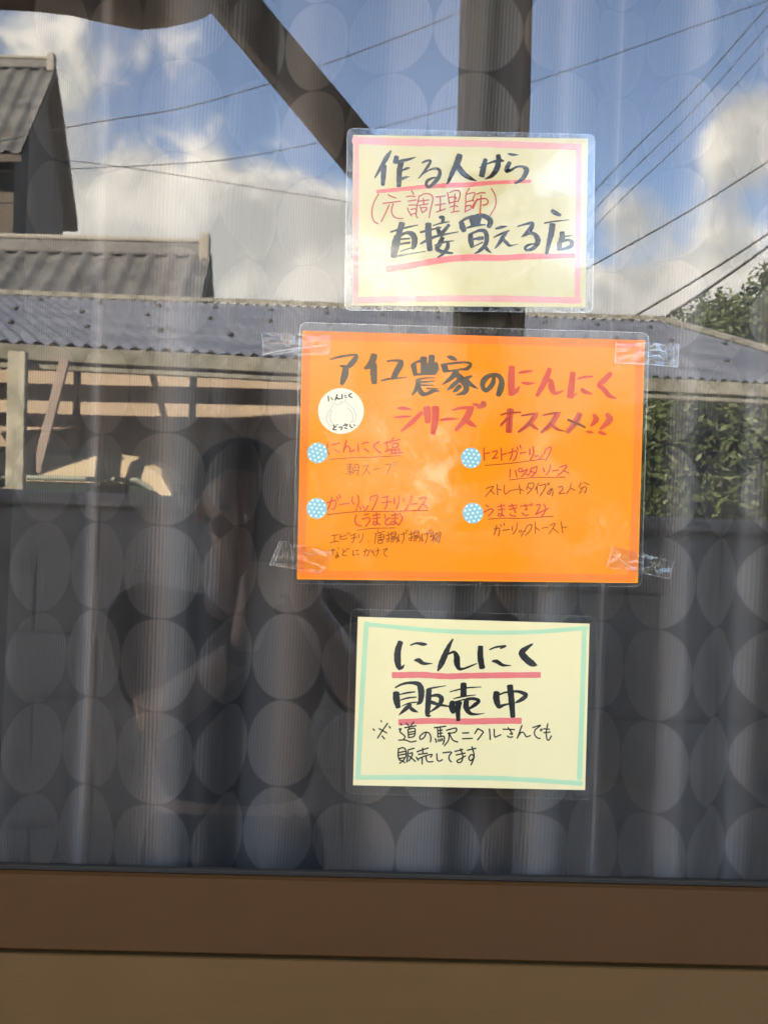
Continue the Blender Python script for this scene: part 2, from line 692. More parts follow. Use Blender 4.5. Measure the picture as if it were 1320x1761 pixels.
hexa(bm, [Vector(p) for p in ((-4.7, -.1, 3.15), (5.3, -.1, 3.15), (5.3, 2.57, 4.4), (-4.7, 2.57, 4.4), (-4.7, -.1, 3.27), (5.3, -.1, 3.27), (5.3, 2.57, 4.55), (-4.7, 2.57, 4.55))])
hexa(bm, [Vector(p) for p in ((-4.7, 2.571, 4.4), (5.3, 2.571, 4.4), (5.3, 5.5, 3.0), (-4.7, 5.5, 3.0), (-4.7, 2.571, 4.55), (5.3, 2.571, 4.55), (5.3, 5.5, 3.12), (-4.7, 5.5, 3.12))])
obj('roof', bm, M_tile, shop)

# ---------- window
win = empty('window', (.2, 0, WZ0), 'brown aluminium window with one large reflecting pane above its bottom rail', 'window')
bm = NB()
face(bm, [(WX0, 0, Zg - .004), (WX1, 0, Zg - .004), (WX1, 0, WZ1), (WX0, 0, WZ1)])
pane = obj('pane', bm, M_pane, win)
bm = NB()
RAILF = .012
zr0 = GZ(1648, RAILF)


def yz_bar(bm, prof, x0, x1):
    """bar along x with the (y, z) outline prof"""
    a = [bm.verts.new((x0, y, z)) for y, z in prof]
    b = [bm.verts.new((x1, y, z)) for y, z in prof]
    n = len(prof)
    for i in range(n):
        bm.faces.new((a[i], a[(i + 1) % n], b[(i + 1) % n], b[i]))
    bm.faces.new(a[::-1])
    bm.faces.new(b)


zt = GZ(1513, RAILF)
yz_bar(bm, [(.018, zr0), (-RAILF + .0015, zr0), (-RAILF, zr0 + .0015), (-RAILF, zt - .0025), (-RAILF + .0025, zt), (-.0035, zt), (-.0035, zt - .004), (.018, zt - .004)], WX0, WX1)
obj('bottom_rail', bm, M_rail, win)
bm = NB()
yz_bar(bm, [(-.0015, zt - .003), (-.0050, zt - .003), (-.0050, zt + .0012), (-.0042, zt + .0018), (-.0042, zt + .0030), (-.0036, zt + .0034), (-.0036, Zg + .0006), (-.0015, Zg + .0016)], WX0, WX1)
obj('glazing_gasket', bm, M_gasket, win)
bm = NB()
yz_bar(bm, [(.03, WZ0 - .12), (-.0155, WZ0 - .12), (-.0155, zr0 - .0030), (-.0140, zr0 - .0018), (.03, zr0 - .0017)], WX0 - .05, WX1 + .05)
obj('sill', bm, M_sill, win)
bm = NB()
box(bm, (WX0 - .05, -.02, zr0 - .002), (WX0, .02, WZ1 + .05), .002)
box(bm, (WX1, -.02, zr0 - .002), (WX1 + .05, .02, WZ1 + .05), .002)
box(bm, (WX0, -.02, WZ1), (WX1, .02, WZ1 + .05), .002)
obj('frame', bm, M_rail, win)

# ---------- curtain: profile across the folds as (photo x at mid height, metres behind the glass)
# third number: how many circles of cloth have passed at that point
PROF = [(22, .052, 0), (40, .060, None), (70, .078, .45), (122, .108, 1), (145, .122, None), (168, .120, 1.5), (195, .092, None), (215, .070, 2),
        (245, .050, None), (285, .042, 2.5), (325, .046, None), (355, .056, 3), (385, .066, None), (404, .084, 3.35), (412, .104, None), (428, .122, 3.7), (447, .130, 4), (500, .130, 4.5),
        (560, .112, 5), (600, .088, None), (640, .068, 5.5), (705, .056, 6), (780, .054, 6.5), (820, .066, None), (855, .072, 7), (890, .064, None), (930, .050, 7.5), (965, .052, None),
        (990, .062, 7.9), (996, .082, None), (1002, .104, 8.2), (1020, .124, None), (1045, .126, 8.6), (1080, .100, 9), (1105, .074, None),
        (1140, .052, 9.5), (1180, .046, None), (1205, .052, 10), (1230, .066, 10.25), (1239, .086, None), (1246, .106, 10.6), (1270, .124, 11), (1310, .118, None), (1345, .092, 11.5), (1400, .062, 12), (1470, .05, 12.5),
        (1560, .07, 13), (1640, .11, 13.6), (1740, .115, 14.3), (1830, .08, 15), (1900, .05, 15.5), (2000, .06, 16.3)]
N_ = 6
prof = [(a[0], a[1]) for a in catmull([(x, y, 0) for x, y, _ in PROF], N_)]
ztop, zbot = 2.30, .62
NZ = 44
bm = NB()
uvl = bm.loops.layers.uv.new('UVMap')
arc = [0.0]
for (x0, y0), (x1, y1) in zip(prof, prof[1:]):
    m_ = F / (D + .08)
    arc.append(arc[-1] + math.hypot((x1 - x0) / m_, y1 - y0))
anch = [(arc[k * N_], u * .0828) for k, (_, _, u) in enumerate(PROF) if u is not None]
cloth = []
for a in arc:
    for (a0, u0), (a1, u1) in zip(anch, anch[1:]):
        if a <= a1 + 1e-9:
            cloth.append(u0 + (u1 - u0) * (a - a0) / (a1 - a0))
            break
arc = cloth
rows = []
for j in range(NZ + 1):
    z = ztop + (zbot - ztop) * j / NZ
    row = []
    for i, (x, y) in enumerate(prof):
        dz = ZC - .05 - z
        amp = 1 + .03 * math.sin(x * .012 + 1.0) * dz
        yy = .05 + (y - .05) * 1.0 * amp + .004 * math.sin(x * .02 + z * 3.1)
        xm = (x - PX) / F * (D + yy) - dz * (.020 + .006 * math.sin(x * .0043 - 1.2)) + .0025 * math.sin(z * 4 + x * .015)
        row.append((bm.verts.new((xm, yy, z)), arc[i], z))
    rows.append(row)
U0, V0 = .0, -1.4695
for j in range(NZ):
    for i in range(len(prof) - 1):
        q = [rows[j][i], rows[j + 1][i], rows[j + 1][i + 1], rows[j][i + 1]]
        f = bm.faces.new([k[0] for k in q])
        for lp, k in zip(f.loops, q):
            lp[uvl].uv = (k[1] + U0, k[2] + V0)
cur = obj('curtain', bm, M_curtain, None, True)
cur['label'] = 'grey satin curtain with rows of large woven circles hanging behind the pane'
cur['category'] = 'curtain'

def obj_split(name, bm, mat, parent, key=None):
    """one object per line of writing: islands are sorted by the photo position of their centre"""
    bm.verts.ensure_lookup_table()
    seen, groups = set(), {}
    for v in bm.verts:
        if v in seen:
            continue
        st, isl = [v], []
        seen.add(v)
        while st:
            q = st.pop()
            isl.append(q)
            for e in q.link_edges:
                o = e.other_vert(q)
                if o not in seen:
                    seen.add(o)
                    st.append(o)
        cx = sum(q.co.x for q in isl) / len(isl) * F / D
        cz = (sum(q.co.z for q in isl) / len(isl) - ZC) * F / D
        k = key(PX + cx * CR + cz * SR, PY + cx * SR - cz * CR) if key else len(groups)
        groups.setdefault(k, []).extend(isl)
    for k in sorted(groups):
        b2 = NB()
        mp = {q: b2.verts.new(q.co) for q in groups[k]}
        for f in {f for q in groups[k] for f in q.link_faces}:
            b2.faces.new([mp[q] for q in f.verts])
        obj(name, b2, mat, parent)
    bm.free()


# ---------- sign 1: cream card with the pale pink border
q1 = [(607, 232.5), (1010, 239), (1005, 529), (605, 525.5)]
f1 = [(597, 222), (1021, 233), (1017, 538), (592, 534)]
s1 = sign_root(f1, 'cream laminated card with pink border, black brush writing, above the orange sign')
bm = NB(); sheet(bm, q1, PAPER); obj('paper', bm, M_tancard, s1)
bm = NB()
for st in ([(607, 242, 12), (700, 245, 13), (800, 247, 12), (997, 253.5, 11)], [(612.5, 236, 9), (612, 380, 9), (611, 523, 9)],
           [(994, 250, 9), (993, 380, 9), (992, 521, 9.5)], [(609, 516.5, 11), (790, 513.5, 10.5), (900, 515, 11), (997, 517, 11)]):
    ribbon(bm, st, INK - .00005)
obj('border_stripe', bm, M_palepink, s1)
bm = NB()
ribbon(bm, [(647.5, 330, 6), (664, 328.4, 6.5), (698, 325, 7), (732, 321.4, 7.4), (770, 319.1, 8), (804, 318.2, 8.3), (838, 315.3, 7), (872, 313.6, 6.3), (911.5, 312.3, 5.8)], INK - .00005)
ribbon(bm, [(665, 463.3, 11), (698.6, 458.2, 11), (737.3, 451.1, 11), (776, 445.3, 11), (808, 443.4, 11.5), (833, 443.6, 11.3), (861, 444.1, 10.2), (902, 441.6, 10), (943, 441, 9), (986.5, 440, 8)], INK - .00005)
obj_split('underline', bm, M_pinkline, s1)
bm = NB()
A1, A2, A3, A4 = (630, 250, 8.8), (770, 250, 8.8), (660, 350, 7.765), (820, 350, 7.333)
strokes(bm, '''365,92,30 305,185,72 245,290,62 180,400,45 125,495,22; 262,310,82 255,450,80 245,608,56;
455,172,75 432,272,78; 440,262,45 530,240,48 640,215,40 740,184,12; 525,250,82 495,400,88 488,625,70;
540,382,25 600,355,40 650,345,20; 535,508,50 590,490,36 650,475,8;
840,268,25 900,240,36 965,236,32 940,300,45 900,360,40 840,440,30 785,502,18;
850,438,20 950,375,26 1050,355,40 1105,392,52 1090,480,62 1030,560,62 950,632,44 902,608,46 915,545,48 980,505,36 1042,488,22''', *A1, INK)
strokes(bm, '''175,148,95 130,290,98 70,400,75 5,550,45 -25,588,18; 150,330,90 230,430,82 330,500,60 425,540,14;
565,212,62 535,330,86 505,472,88; 475,340,20 545,322,26; 590,285,25 680,252,36 740,255,72 750,310,88 710,400,82 650,470,60 560,512,18;
755,150,72 770,222,76 840,240,22; 900,130,20 970,145,40 1060,148,10; 930,260,62 890,340,72 882,392,62 950,375,42 1030,332,32 1110,325,38 1180,362,76 1170,430,76 1110,520,60 1010,578,28''', *A2, INK)
strokes(bm, '''85,385,22 230,340,30 450,290,14; 240,262,82 215,350,76 190,430,72; 180,440,92 150,570,112 125,722,78;
200,440,46 290,395,40 370,410,75 405,470,82 400,560,72 375,610,34; 210,480,26 340,470,26; 210,545,26 345,525,32; 215,640,18 380,590,20; 120,720,40 250,690,26 550,642,12;
590,270,80 590,400,88 610,628,72; 485,388,28 560,368,30 760,320,18; 485,540,22 560,500,40 700,440,36 985,382,14;
735,190,36 785,190,50 780,250,42; 650,300,14 760,265,26 870,245,14; 710,320,50 735,400,62; 865,285,44 800,370,50 725,430,45;
780,455,56 740,540,66 702,608,55 780,650,50 912,665,26; 670,560,14 800,520,28 930,500,12; 850,520,42 845,590,56 790,670,42 710,725,14;
1030,250,60 1045,320,82 1072,375,58; 1000,262,26 1100,200,40 1250,168,46 1330,165,50; 1180,205,100 1200,295,92; 1265,195,70 1252,285,52; 1100,330,24 1200,300,36 1290,290,30;
1150,412,62 1155,500,76 1175,588,50; 1150,410,30 1250,370,36 1330,358,40; 1190,480,26 1280,465,46 1325,462,40; 1200,575,18 1310,522,24; 1330,590,46 1270,640,36 1205,670,12''', *A3, INK)
strokes(bm, '''-10,158,50 70,158,58 145,195,66 165,240,70 140,300,58; 0,275,28 100,270,18; 0,345,32 80,345,52 115,395,58 115,480,58 85,545,52 20,600,36; 0,448,44 70,445,38; 90,540,52 130,590,40 172,622,14;
230,320,20 290,305,42 370,290,16; 205,430,14 300,385,30 400,345,20; 370,360,36 320,430,52 270,510,42 220,570,12; 330,462,40 370,500,46 400,530,36 440,530,22 512,515,8;
505,292,18 600,265,26 690,252,46 670,320,62 620,380,56 555,425,12; 620,390,28 700,380,42 750,430,66 760,490,66 700,570,50 620,588,30 602,562,38 640,527,34 712,510,18;
935,90,46 980,120,60 1050,155,34; 845,250,20 950,232,20 1155,208,9; 945,262,76 930,380,76 900,500,60 870,640,38;
1065,365,62 1070,430,66 1050,480,70; 1070,420,26 1195,408,10; 1030,490,60 1035,588,70; 1050,485,40 1140,462,32 1188,490,52 1170,545,50 1050,585,30''', *A4, INK)
obj_split('brush_lettering', bm, M_black, s1, lambda x, y: y > 350)
bm = NB()
strokes(bm, '''180,740 120,850 85,960 85,1080 120,1160 175,1190; 325,748 380,780 445,800; 245,882 350,870 515,848; 340,905 290,1020 220,1160; 405,885 380,960 385,1040 430,1095 500,1112 550,1110;
680,690 712,750; 600,785 660,772 735,780; 625,850 690,838 750,830; 635,912 690,905 755,910; 615,950 640,1010 680,1075; 665,975 725,965 755,985 740,1030 665,1050;
795,765 770,880 750,1000 750,1075 775,1100; 810,770 880,735 960,745 1000,790 990,880 965,980 945,1100; 780,850 940,830; 855,805 865,890; 785,915 930,888; 810,935 840,1025; 830,950 900,945 905,975 840,1025;
1045,785 1190,770; 1040,910 1190,885; 1110,785 1115,900 1105,1000; 1050,1015 1190,965; 1222,715 1235,800 1250,890''', *A1, INK, 19)
strokes(bm, '''20,720 90,690 155,690 180,730 170,800 140,860; 0,800 60,785 110,790 125,815; 10,880 125,850; 100,740 95,880 80,1010; 25,940 90,920 145,930; 40,1020 165,998;
320,655 270,740 265,850 255,1020; 275,750 340,725 405,725 385,790 370,830; 265,870 310,850 385,840; 265,930 320,910 345,925 340,965 270,1000; 440,810,14 395,890,34 365,950,30;
430,745 490,722 560,725; 492,760 490,900 480,1050; 440,835 470,820 560,810 600,850 580,895 520,910; 440,815 400,900 375,965; 650,655 700,740 722,840 705,940 635,1060''', *A2, INK, 19)
obj('red_lettering', bm, M_red, s1)
film(s1, f1, 13, FILM, M_film)
film_rim(s1, f1, 13, FILM + .0001, M_rim)

# ---------- sign 2: orange
q2 = [(520, 569), (1107.5, 585.5), (1095.5, 1002.5), (510.5, 996)]
f2 = [(515.5, 555), (1114, 573), (1101, 1008.5), (503, 1003.5)]
s2 = sign_root(f2, 'large orange laminated sign, hand lettered in black and red, with round stickers')
bm = NB(); sheet(bm, q2, PAPER); obj('paper', bm, M_orange, s2)
bm = NB()
for st in ([(527, 577, 14), (800, 584, 14), (1100, 592.5, 13)], [(527.5, 580, 13), (523, 780, 12), (517.5, 985, 13)],
           [(1098, 590, 13), (1094, 780, 11), (1086, 990, 13)], [(516, 987, 12), (800, 990, 12), (1089, 994, 12)]):
    ribbon(bm, st, INK - .00005)
obj('border_stripe', bm, M_edgeorange, s2)
B1, B2, B3, B4, B5, B6, B7, B8 = (550, 600, 8.8), (690, 600, 6.947), (860, 620, 6.286), (660, 680, 6.286), (540, 660, 13.2), (520, 740, 7.333), (520, 840, 5.28), (780, 755, 5.28)
bm = NB()
strokes(bm, '''150,165,20 280,125,36 450,98,32 555,98,40 520,170,86 460,240,86 405,288,50; 295,258,18 350,265,46 382,290,90 380,380,106 350,470,92 325,540,48;
820,88,100 790,190,106 740,260,92 670,300,36; 810,230,102 810,380,106 820,525,80; 1015,190,28 1100,178,32 1225,190,56 1210,250,100 1160,340,96 1110,440,86; 925,482,24 1050,455,32 1180,445,26 1310,432,12''', *B1, INK)
strokes(bm, '''262,105,82 262,300,66; 360,82,72 345,300,92; 140,190,72 165,318,50; 400,170,60 415,240,60 380,300,50; 240,190,60 420,215,70; 160,310,24 380,290,42; 245,260,60 400,262,70; 130,185,30 190,155,30 255,140,40;
180,370,24 280,350,20 400,345,12; 200,370,62 190,450,62 130,550,22; 220,400,26 300,395,26 400,385,10; 220,435,26 380,435,12; 205,455,44 240,530,62 300,540,42 380,500,52 450,508,8; 300,472,20 440,478,8;
545,92,20 600,110,56 655,135,24; 470,190,20 600,175,30 760,162,26 825,187,36 780,238,46 720,247,20; 500,190,72 530,270,76; 540,270,26 650,255,26 770,235,18; 660,260,62 600,340,62 490,425,16; 640,290,60 720,370,82 770,450,72 750,520,60 645,552,12;
680,380,52 610,440,56 545,492,22; 700,440,52 650,490,52 615,515,18; 840,325,18 780,350,52 730,400,62; 770,370,52 830,430,50 915,478,8;
1100,335,40 1085,420,62 1010,496,56 966,450,58 985,370,70 1060,318,52 1150,320,54 1193,385,66 1180,480,80 1150,560,58''', *B2, INK)
obj('black_lettering', bm, M_olive, s2)
bm = NB()
strokes(bm, '''120,68,66 115,220,76 120,372,72; 125,365,20 165,335,50 205,280,12; 200,135,24 270,122,34 345,112,12; 225,240,18 290,250,36 368,245,10;
530,88,46 480,220,66 390,385,38; 480,225,40 542,218,42 548,280,72 572,345,50 620,350,32 685,322,8; 780,132,60 765,260,72 750,400,76; 765,395,30 825,355,10; 830,200,16 900,180,30 990,175,20; 868,308,34 910,340,50 988,365,12;
1190,138,50 1110,220,62 1058,268,40 1110,310,52 1170,380,52 1250,412,12;
0,590,18 80,568,26 215,560,18; 105,528,76 95,650,72 88,775,70; 80,610,36 0,708,26; 225,598,18 330,580,26 400,572,20; 385,580,52 310,680,56 190,775,28; 310,670,46 360,715,36 410,750,14; 455,592,18 560,572,26 645,565,20; 615,577,60 540,690,62 435,780,28; 545,680,42 610,740,30 690,765,8;
855,577,70 800,680,66 715,778,50; 725,642,26 820,675,32 910,722,18; 1000,580,30 1030,640,66 975,708,24; 920,770,14 960,773,34 998,778,14; 1140,577,42 1175,640,76 1075,745,28; 1055,775,24 1095,785,42 1138,800,18''', *B3, INK)
strokes(bm, '''145,140,18 210,140,42 300,152,10; 110,240,18 200,232,30 295,225,10; 410,182,42 300,290,52 185,385,18; 460,127,76 465,210,76 470,295,54; 555,127,80 550,270,76 525,415,54; 605,268,18 700,255,34 805,255,10;
735,160,18 830,137,36 965,132,32; 935,137,70 890,240,72 770,382,34; 890,270,52 940,310,52 1000,342,8; 960,95,24 1010,110,42 1030,140,40; 1050,82,46 1078,97,64 1030,130,40''', *B4, INK)
obj('red_lettering', bm, M_redink, s2)
bm = NB()
strokes(bm, '''0,590 80,570 215,560; 105,525 95,640 85,775; 95,620 0,690; 225,598 350,575; 360,575 305,680 190,775; 310,685 360,740; 455,595 600,560; 600,565 530,690 435,780; 540,690 600,745 690,765; 860,575 800,690 720,775; 725,640,20 910,722,22''', *B3, INK + .0003, 9)
obj('overdrawn_pen_lines', bm, M_darkpen, s2)
bm = NB()
strokes(bm, '''318,170 310,240 335,305; 370,185 465,162; 405,245 470,280; 552,130 515,275; 520,250 560,200 595,220 600,270 655,250; 697,165 705,270; 750,170 800,155 835,155; 780,235 835,270; 965,145 895,205 985,290;
1020,165 1120,145; 1060,140 1075,260; 1035,270 1110,245; 1140,95 1110,160; 1120,140 1225,115; 1140,170 1200,165 1190,215 1135,215 1140,170; 1110,250 1220,240; 1120,235 1130,300; 1165,240 1170,295; 1220,235 1215,290; 1105,300 1260,280''', *B6, INK, 18)
strokes(bm, '''222,130 300,110 290,180 265,190; 265,80 255,130 225,195; 310,75 320,105; 335,58 345,90; 335,145 425,135; 455,75 450,120 468,142; 500,60 510,120 485,200; 520,165 530,190; 545,155 555,180; 595,155 580,185 560,200; 620,75 610,115; 620,75 680,65 665,130 630,195;
720,85 780,70; 715,130 805,118; 765,75 765,140 745,190; 830,85 832,140; 870,65 875,120 850,185; 915,85 925,115; 990,65 975,120 930,200; 985,145 1040,135; 1055,95 1120,80 1090,140 1050,190; 1090,140 1135,175;
490,240 475,290 495,330 535,340; 560,240 600,232; 540,280 600,265 610,295 570,345; 635,245 705,235; 635,275 700,265; 670,220 675,320 640,325 650,300 705,330; 745,235 755,290; 790,265 750,300 760,330 795,325; 805,245 865,238; 808,275 865,268; 835,222 838,318 800,320 815,298 865,325; 880,225 905,270 870,335''', *B7, INK, 13)
strokes(bm, '''270,80 275,195; 275,135 325,125; 345,118 390,108 375,150 345,180; 345,180 395,170; 425,80 430,195; 430,145 475,130; 490,130 565,110 560,170 535,195; 530,85 525,140 505,190; 570,75 580,100; 595,55 605,85; 595,130 650,122; 685,90 685,145; 715,70 720,130 690,190; 735,150 745,165; 755,145 765,162; 800,145 780,175 760,185; 830,90 815,140; 835,90 880,75 860,140 825,200;
510,275 505,350; 555,285 570,345; 615,300 665,275 640,310 610,345; 640,312 675,330; 705,260 680,320; 715,265 750,250 740,300 700,345; 700,295 740,310; 805,265 820,300; 875,235 860,290 835,325; 890,290 945,282; 960,255 1020,240 990,290 940,330; 990,285 1040,310;
285,600 310,615; 270,665 330,635 355,650 310,700; 395,615 460,600; 400,645 460,635; 425,590 435,690 400,695 410,675 455,700; 495,610 570,600; 500,640 570,625; 520,590 560,670; 505,680 520,695 560,700; 600,610 680,600; 640,590 660,640 640,640; 615,670 640,690 675,690; 690,590 695,605; 705,585 712,600; 745,600 780,600 760,650 740,685 770,670 855,630; 815,590 830,640 795,705;''' + circ(600, 282, 17), *B8, INK, 13)
obj_split('thin_red_lettering', bm, M_redthin, s2, lambda x, y: (x > 780, y > 835))
bm = NB()
strokes(bm, '330,370 640,345 870,340 1235,320', *B6, INK, 11)
strokes(bm, '225,238 500,210 800,208 1140,198; 495,380 640,362 840,358', *B7, INK, 8.5)
strokes(bm, '280,240 500,222 640,205 820,182; 500,372 700,352 1010,346; 310,728 450,718 600,720 900,702', *B8, INK, 8.5)
obj_split('underline', bm, M_brown, s2)
bm = NB()
strokes(bm, '''550,440 635,425; 595,415 600,575; 570,465 625,460 630,510 575,520 570,465; 570,490 630,482; 545,550 635,530; 655,440 650,510 625,560; 655,440 705,435 700,555 685,560; 655,475 700,468; 655,510 700,505; 755,455 830,435; 830,435 800,500 755,570; 800,495 855,550; 890,495 975,482; 1035,440 1110,430 1090,490 1055,550;''' + circ(1160, 428, 22), *B6, INK, 9)
YOU = '755,430 795,415; 778,395 780,480 760,480; 755,465 795,450; 805,400 845,395 840,430 805,435 805,400; 805,415 840,412; 795,450 860,440; 810,455 800,490; 815,460 860,455 850,495; 830,460 815,490'
GE = '870,415 870,480 880,470; 890,420 945,405; 915,395 920,450 900,500; 935,380 940,395; 950,375 955,390'
strokes(bm, '''260,428 325,420; 290,425 290,485; 250,490 330,478; 345,410 345,460 405,455; 345,440 395,425; 405,400 410,420; 425,400 430,418; 440,430 485,408; 440,455 495,440; 470,420 465,470 445,495; 510,415 512,450; 545,405 545,450 515,495; 592,478 600,480;
680,375 685,395; 655,412 745,390; 665,410 655,500; 680,430 735,420 735,460 680,460; 680,445 735,440; 705,400 710,465; 685,475 725,470 720,495 685,495 685,475;
1170,405 1160,430; 1155,440 1195,425; 1180,390 1185,495; 1160,475 1200,450; 1215,400 1190,450; 1205,420 1250,398 1245,450 1235,490 1220,480; 1225,420 1200,480; 1240,415 1215,485;
255,565 300,555; 275,545 270,600; 320,535 330,550; 315,575 320,620 300,630 310,605 335,620; 365,550 375,580; 395,560 365,590 365,610 400,608; 400,545 405,558; 415,540 422,553; 455,560 460,610 470,600; 480,565 510,560; 485,595 515,600; 550,575 600,560 595,600 580,615; 575,545 560,615; 615,555 630,580; 640,560 645,610; 660,570 700,560; 680,540 685,580 665,620; 725,560 770,545 740,580 745,605 770,620;''', *B7, INK, 7.5)
strokes(bm, YOU, *B7, INK, 7.5)
strokes(bm, GE, *B7, INK, 7.5)
strokes(bm, YOU, *B7, INK, 7.5, dx=207, dy=-10)
strokes(bm, GE, *B7, INK, 7.5, dx=212, dy=-4)
strokes(bm, '''290,450 355,430 330,470 280,525; 335,470 365,500; 390,410 395,510; 395,455 430,465; 455,420 460,500 505,470; 510,470 580,455; 590,415 600,500; 600,455 630,470; 675,405 655,460; 680,405 720,400 710,450 660,500; 670,440 705,455; 765,400 735,460; 750,430 755,495; 770,425 830,415 810,470 775,520; 880,450 845,490 865,500 885,450 895,475 890,520; 945,440 975,430 985,455 950,495 1005,490; 1060,405 1050,450 1020,495; 1050,445 1095,465; 1150,395 1130,440; 1175,395 1225,415; 1140,450 1195,435 1190,485 1180,480; 1165,450 1135,495;
360,820 410,810 405,870 395,880; 385,780 380,820 360,870; 420,775 430,795; 450,760 455,785; 440,830 500,820; 530,790 525,830; 570,760 565,820 530,865; 590,830 595,850; 605,825 612,845; 635,830 620,865 605,885; 660,790 640,840; 665,790 705,775 690,830 645,875; 735,755 735,860; 735,800 775,830; 795,810 855,800; 870,785 915,765 895,810 860,860; 895,810 945,850; 970,750 985,855; 980,800 1025,800;''' + circ(855, 408, 8), *B8, INK, 8.5)
obj_split('dark_pen_lettering', bm, M_darkpen, s2, lambda x, y: (x > 780, y > 868))
# round white garlic sticker
bm = NB(); disc(bm, 586, 707, 39.3, INK + .0004, 64)
stk = obj('garlic_sticker', bm, M_white, s2)
bm = NB()
strokes(bm, '''420,430 410,500 370,590 300,690 275,790 310,890 410,970; 405,610 370,700 365,800 400,890 460,945; 430,440 540,475 640,440 700,380; 400,400 395,385 440,375; 700,405 780,480 880,560 940,680 945,790 910,860 870,860; 750,540 830,630 880,740 870,830 820,880; 570,430 640,390; 670,215 720,260 735,320 700,390''', *B5, INK + .0006, 9)
obj('garlic_outline', bm, M_pencil, stk)
bm = NB()
strokes(bm, '''318,280 330,395; 375,320,22 400,322,14; 395,345,24 435,355,16; 525,245 475,375; 490,350 530,320 545,350 600,335; 630,245 635,345; 680,275,20 715,270,16; 690,305,22 740,310,16; 845,225 780,270 860,320;
440,935 460,985; 500,965 440,1010 430,1040 500,1045; 500,930,14 510,945,14; 520,920,14 535,935,14; 560,990 630,985 625,1020 600,1045; 660,950 760,930; 700,910 740,965; 690,1000 740,1020; 810,930 825,980 870,995; 905,930 920,955''', *B5, INK + .0006, 28)
obj('sticker_lettering', bm, M_black, stk)
# four pale blue dotted stickers
for cx, cy, ang in ((545.6, 779, .3), (544.6, 874.2, .1), (809, 787.6, .12), (812.2, 882.5, -.15)):
    bm = NB(); disc(bm, cx, cy, 17.6, INK + .00035, 40); bl = obj('dotted_sticker', bm, M_blue, s2)
    bm = NB()
    for i in range(-3, 4):
        for j in range(-3, 4):
            x = (i + .5 * (j % 2)) * 8.3
            y = j * 6.6
            if math.hypot(x, y) < 16:
                disc(bm, cx + x * math.cos(ang) - y * math.sin(ang), cy + x * math.sin(ang) + y * math.cos(ang), 1.75, INK + .0005, 12)
    obj('white_dots', bm, M_dot, bl)
film(s2, f2, 14, FILM, M_film_mid)
film_rim(s2, f2, 14, FILM + .0001, M_rim)

# ---------- sign 3: cream card with the pale teal border
q3 = [(615, 1060.5), (1012.7, 1072.3), (1005, 1358.3), (606.7, 1350)]
f3 = [(603, 1046.5), (1025, 1060), (1021, 1374.5), (594, 1364)]
s3 = sign_root(f3, 'cream laminated card with pale green border and two red underlines, below the orange sign')
bm = NB(); sheet(bm, q3, PAPER); obj('paper', bm, M_cream, s3)
bm = NB()
for st in ([(630, 1070, 8), (622, 1200, 8), (615, 1337, 8.5)], [(627, 1073, 7), (762, 1085, 7.5), (895, 1087.5, 7), (1009, 1079.5, 7.5)],
           [(1004, 1077, 8), (1000, 1207, 8.5), (995, 1340, 8.5)], [(611, 1336.5, 8), (795, 1336.7, 8), (895, 1340, 8), (1000, 1347, 8)]):
    ribbon(bm, st, INK - .00005)
obj('border_stripe', bm, M_teal, s3)
bm = NB()
ribbon(bm, [(673.5, 1160.8, 10.6), (692, 1160.8, 10.6), (724, 1160.3, 10.6), (766, 1162.9, 10), (800, 1162, 10), (858, 1161.1, 10.2), (929, 1160.5, 9.8)], INK - .00005, cap=False)
ribbon(bm, [(684.5, 1242, 10.5), (735, 1239.5, 10), (800, 1240.5, 10.5), (850, 1239.5, 10.5), (896, 1239.2, 10.5)], INK - .00005, cap=False)
obj_split('underline', bm, M_pinkline, s3)
bm = NB()
C2, C3, C4, C5 = (660, 1085, 9.43), (790, 1085, 8.8), (630, 1235, 7.765), (780, 1225, 7.333)
strokes(bm, '''268,172,85 222,320,106 218,480,110 240,598,78; 235,622,28 290,592,50 327,545,14; 425,230,22 520,198,36 620,212,58 682,215,34; 490,475,22 560,475,76 640,525,56 785,525,8;
1112,132,26 1050,240,66 985,390,96 920,540,92 870,645,26; 1035,375,30 1130,340,50 1175,420,96 1180,520,102 1215,608,62 1290,608,36 1387,573,32 1499,525,16;
195,992,102 200,1110,112 230,1240,80; 180,915,26 300,858,40 440,838,50 558,862,82 598,950,106 600,1060,96 580,1150,70 525,1190,16; 250,1028,20 380,1000,32 500,985,20; 260,1120,20 380,1085,30 520,1070,20; 290,1215,14 400,1170,26 540,1150,20; 430,1185,62 340,1270,66 240,1360,16; 400,1220,52 470,1280,62 552,1315,10;
700,950,40 770,925,32 1000,885,12; 725,950,92 715,1150,92 702,1330,82 720,1370,52 760,1370,12; 770,1050,40 870,1042,60 930,1100,82 880,1210,60 745,1310,22; 760,1150,62 880,1190,52 1050,1220,24;
1110,1140,82 1100,1230,112 1128,1322,82; 1210,1150,110 1195,1280,82 1200,1450,68; 1150,1145,18 1300,1108,26''', *C2, INK)
strokes(bm, '''312,232,80 310,400,92 338,562,88; 450,280,22 550,242,30 692,225,32; 612,262,24 680,238,26; 490,455,28 560,462,62 650,515,46 775,520,8; 1095,197,26 1000,262,70 935,332,100 1010,430,106 1100,495,96 1165,516,16;
55,792,92 55,980,96; -150,918,16 0,880,26 105,858,26 322,845,12; -95,1022,16 50,990,26 240,965,12; 90,1035,46 200,1022,50 288,1055,52 220,1120,60 130,1180,26; 100,1040,72 95,1150,90 150,1240,60 250,1258,30 372,1243,8;
555,922,92 550,1020,102 588,1138,72 660,1120,40 750,1100,26 910,1075,10; 600,960,28 700,925,30 860,912,40 960,940,60 1000,970,60 940,1030,66 850,1075,28; 755,822,92 775,1000,96 800,1300,74''', *C3, INK)
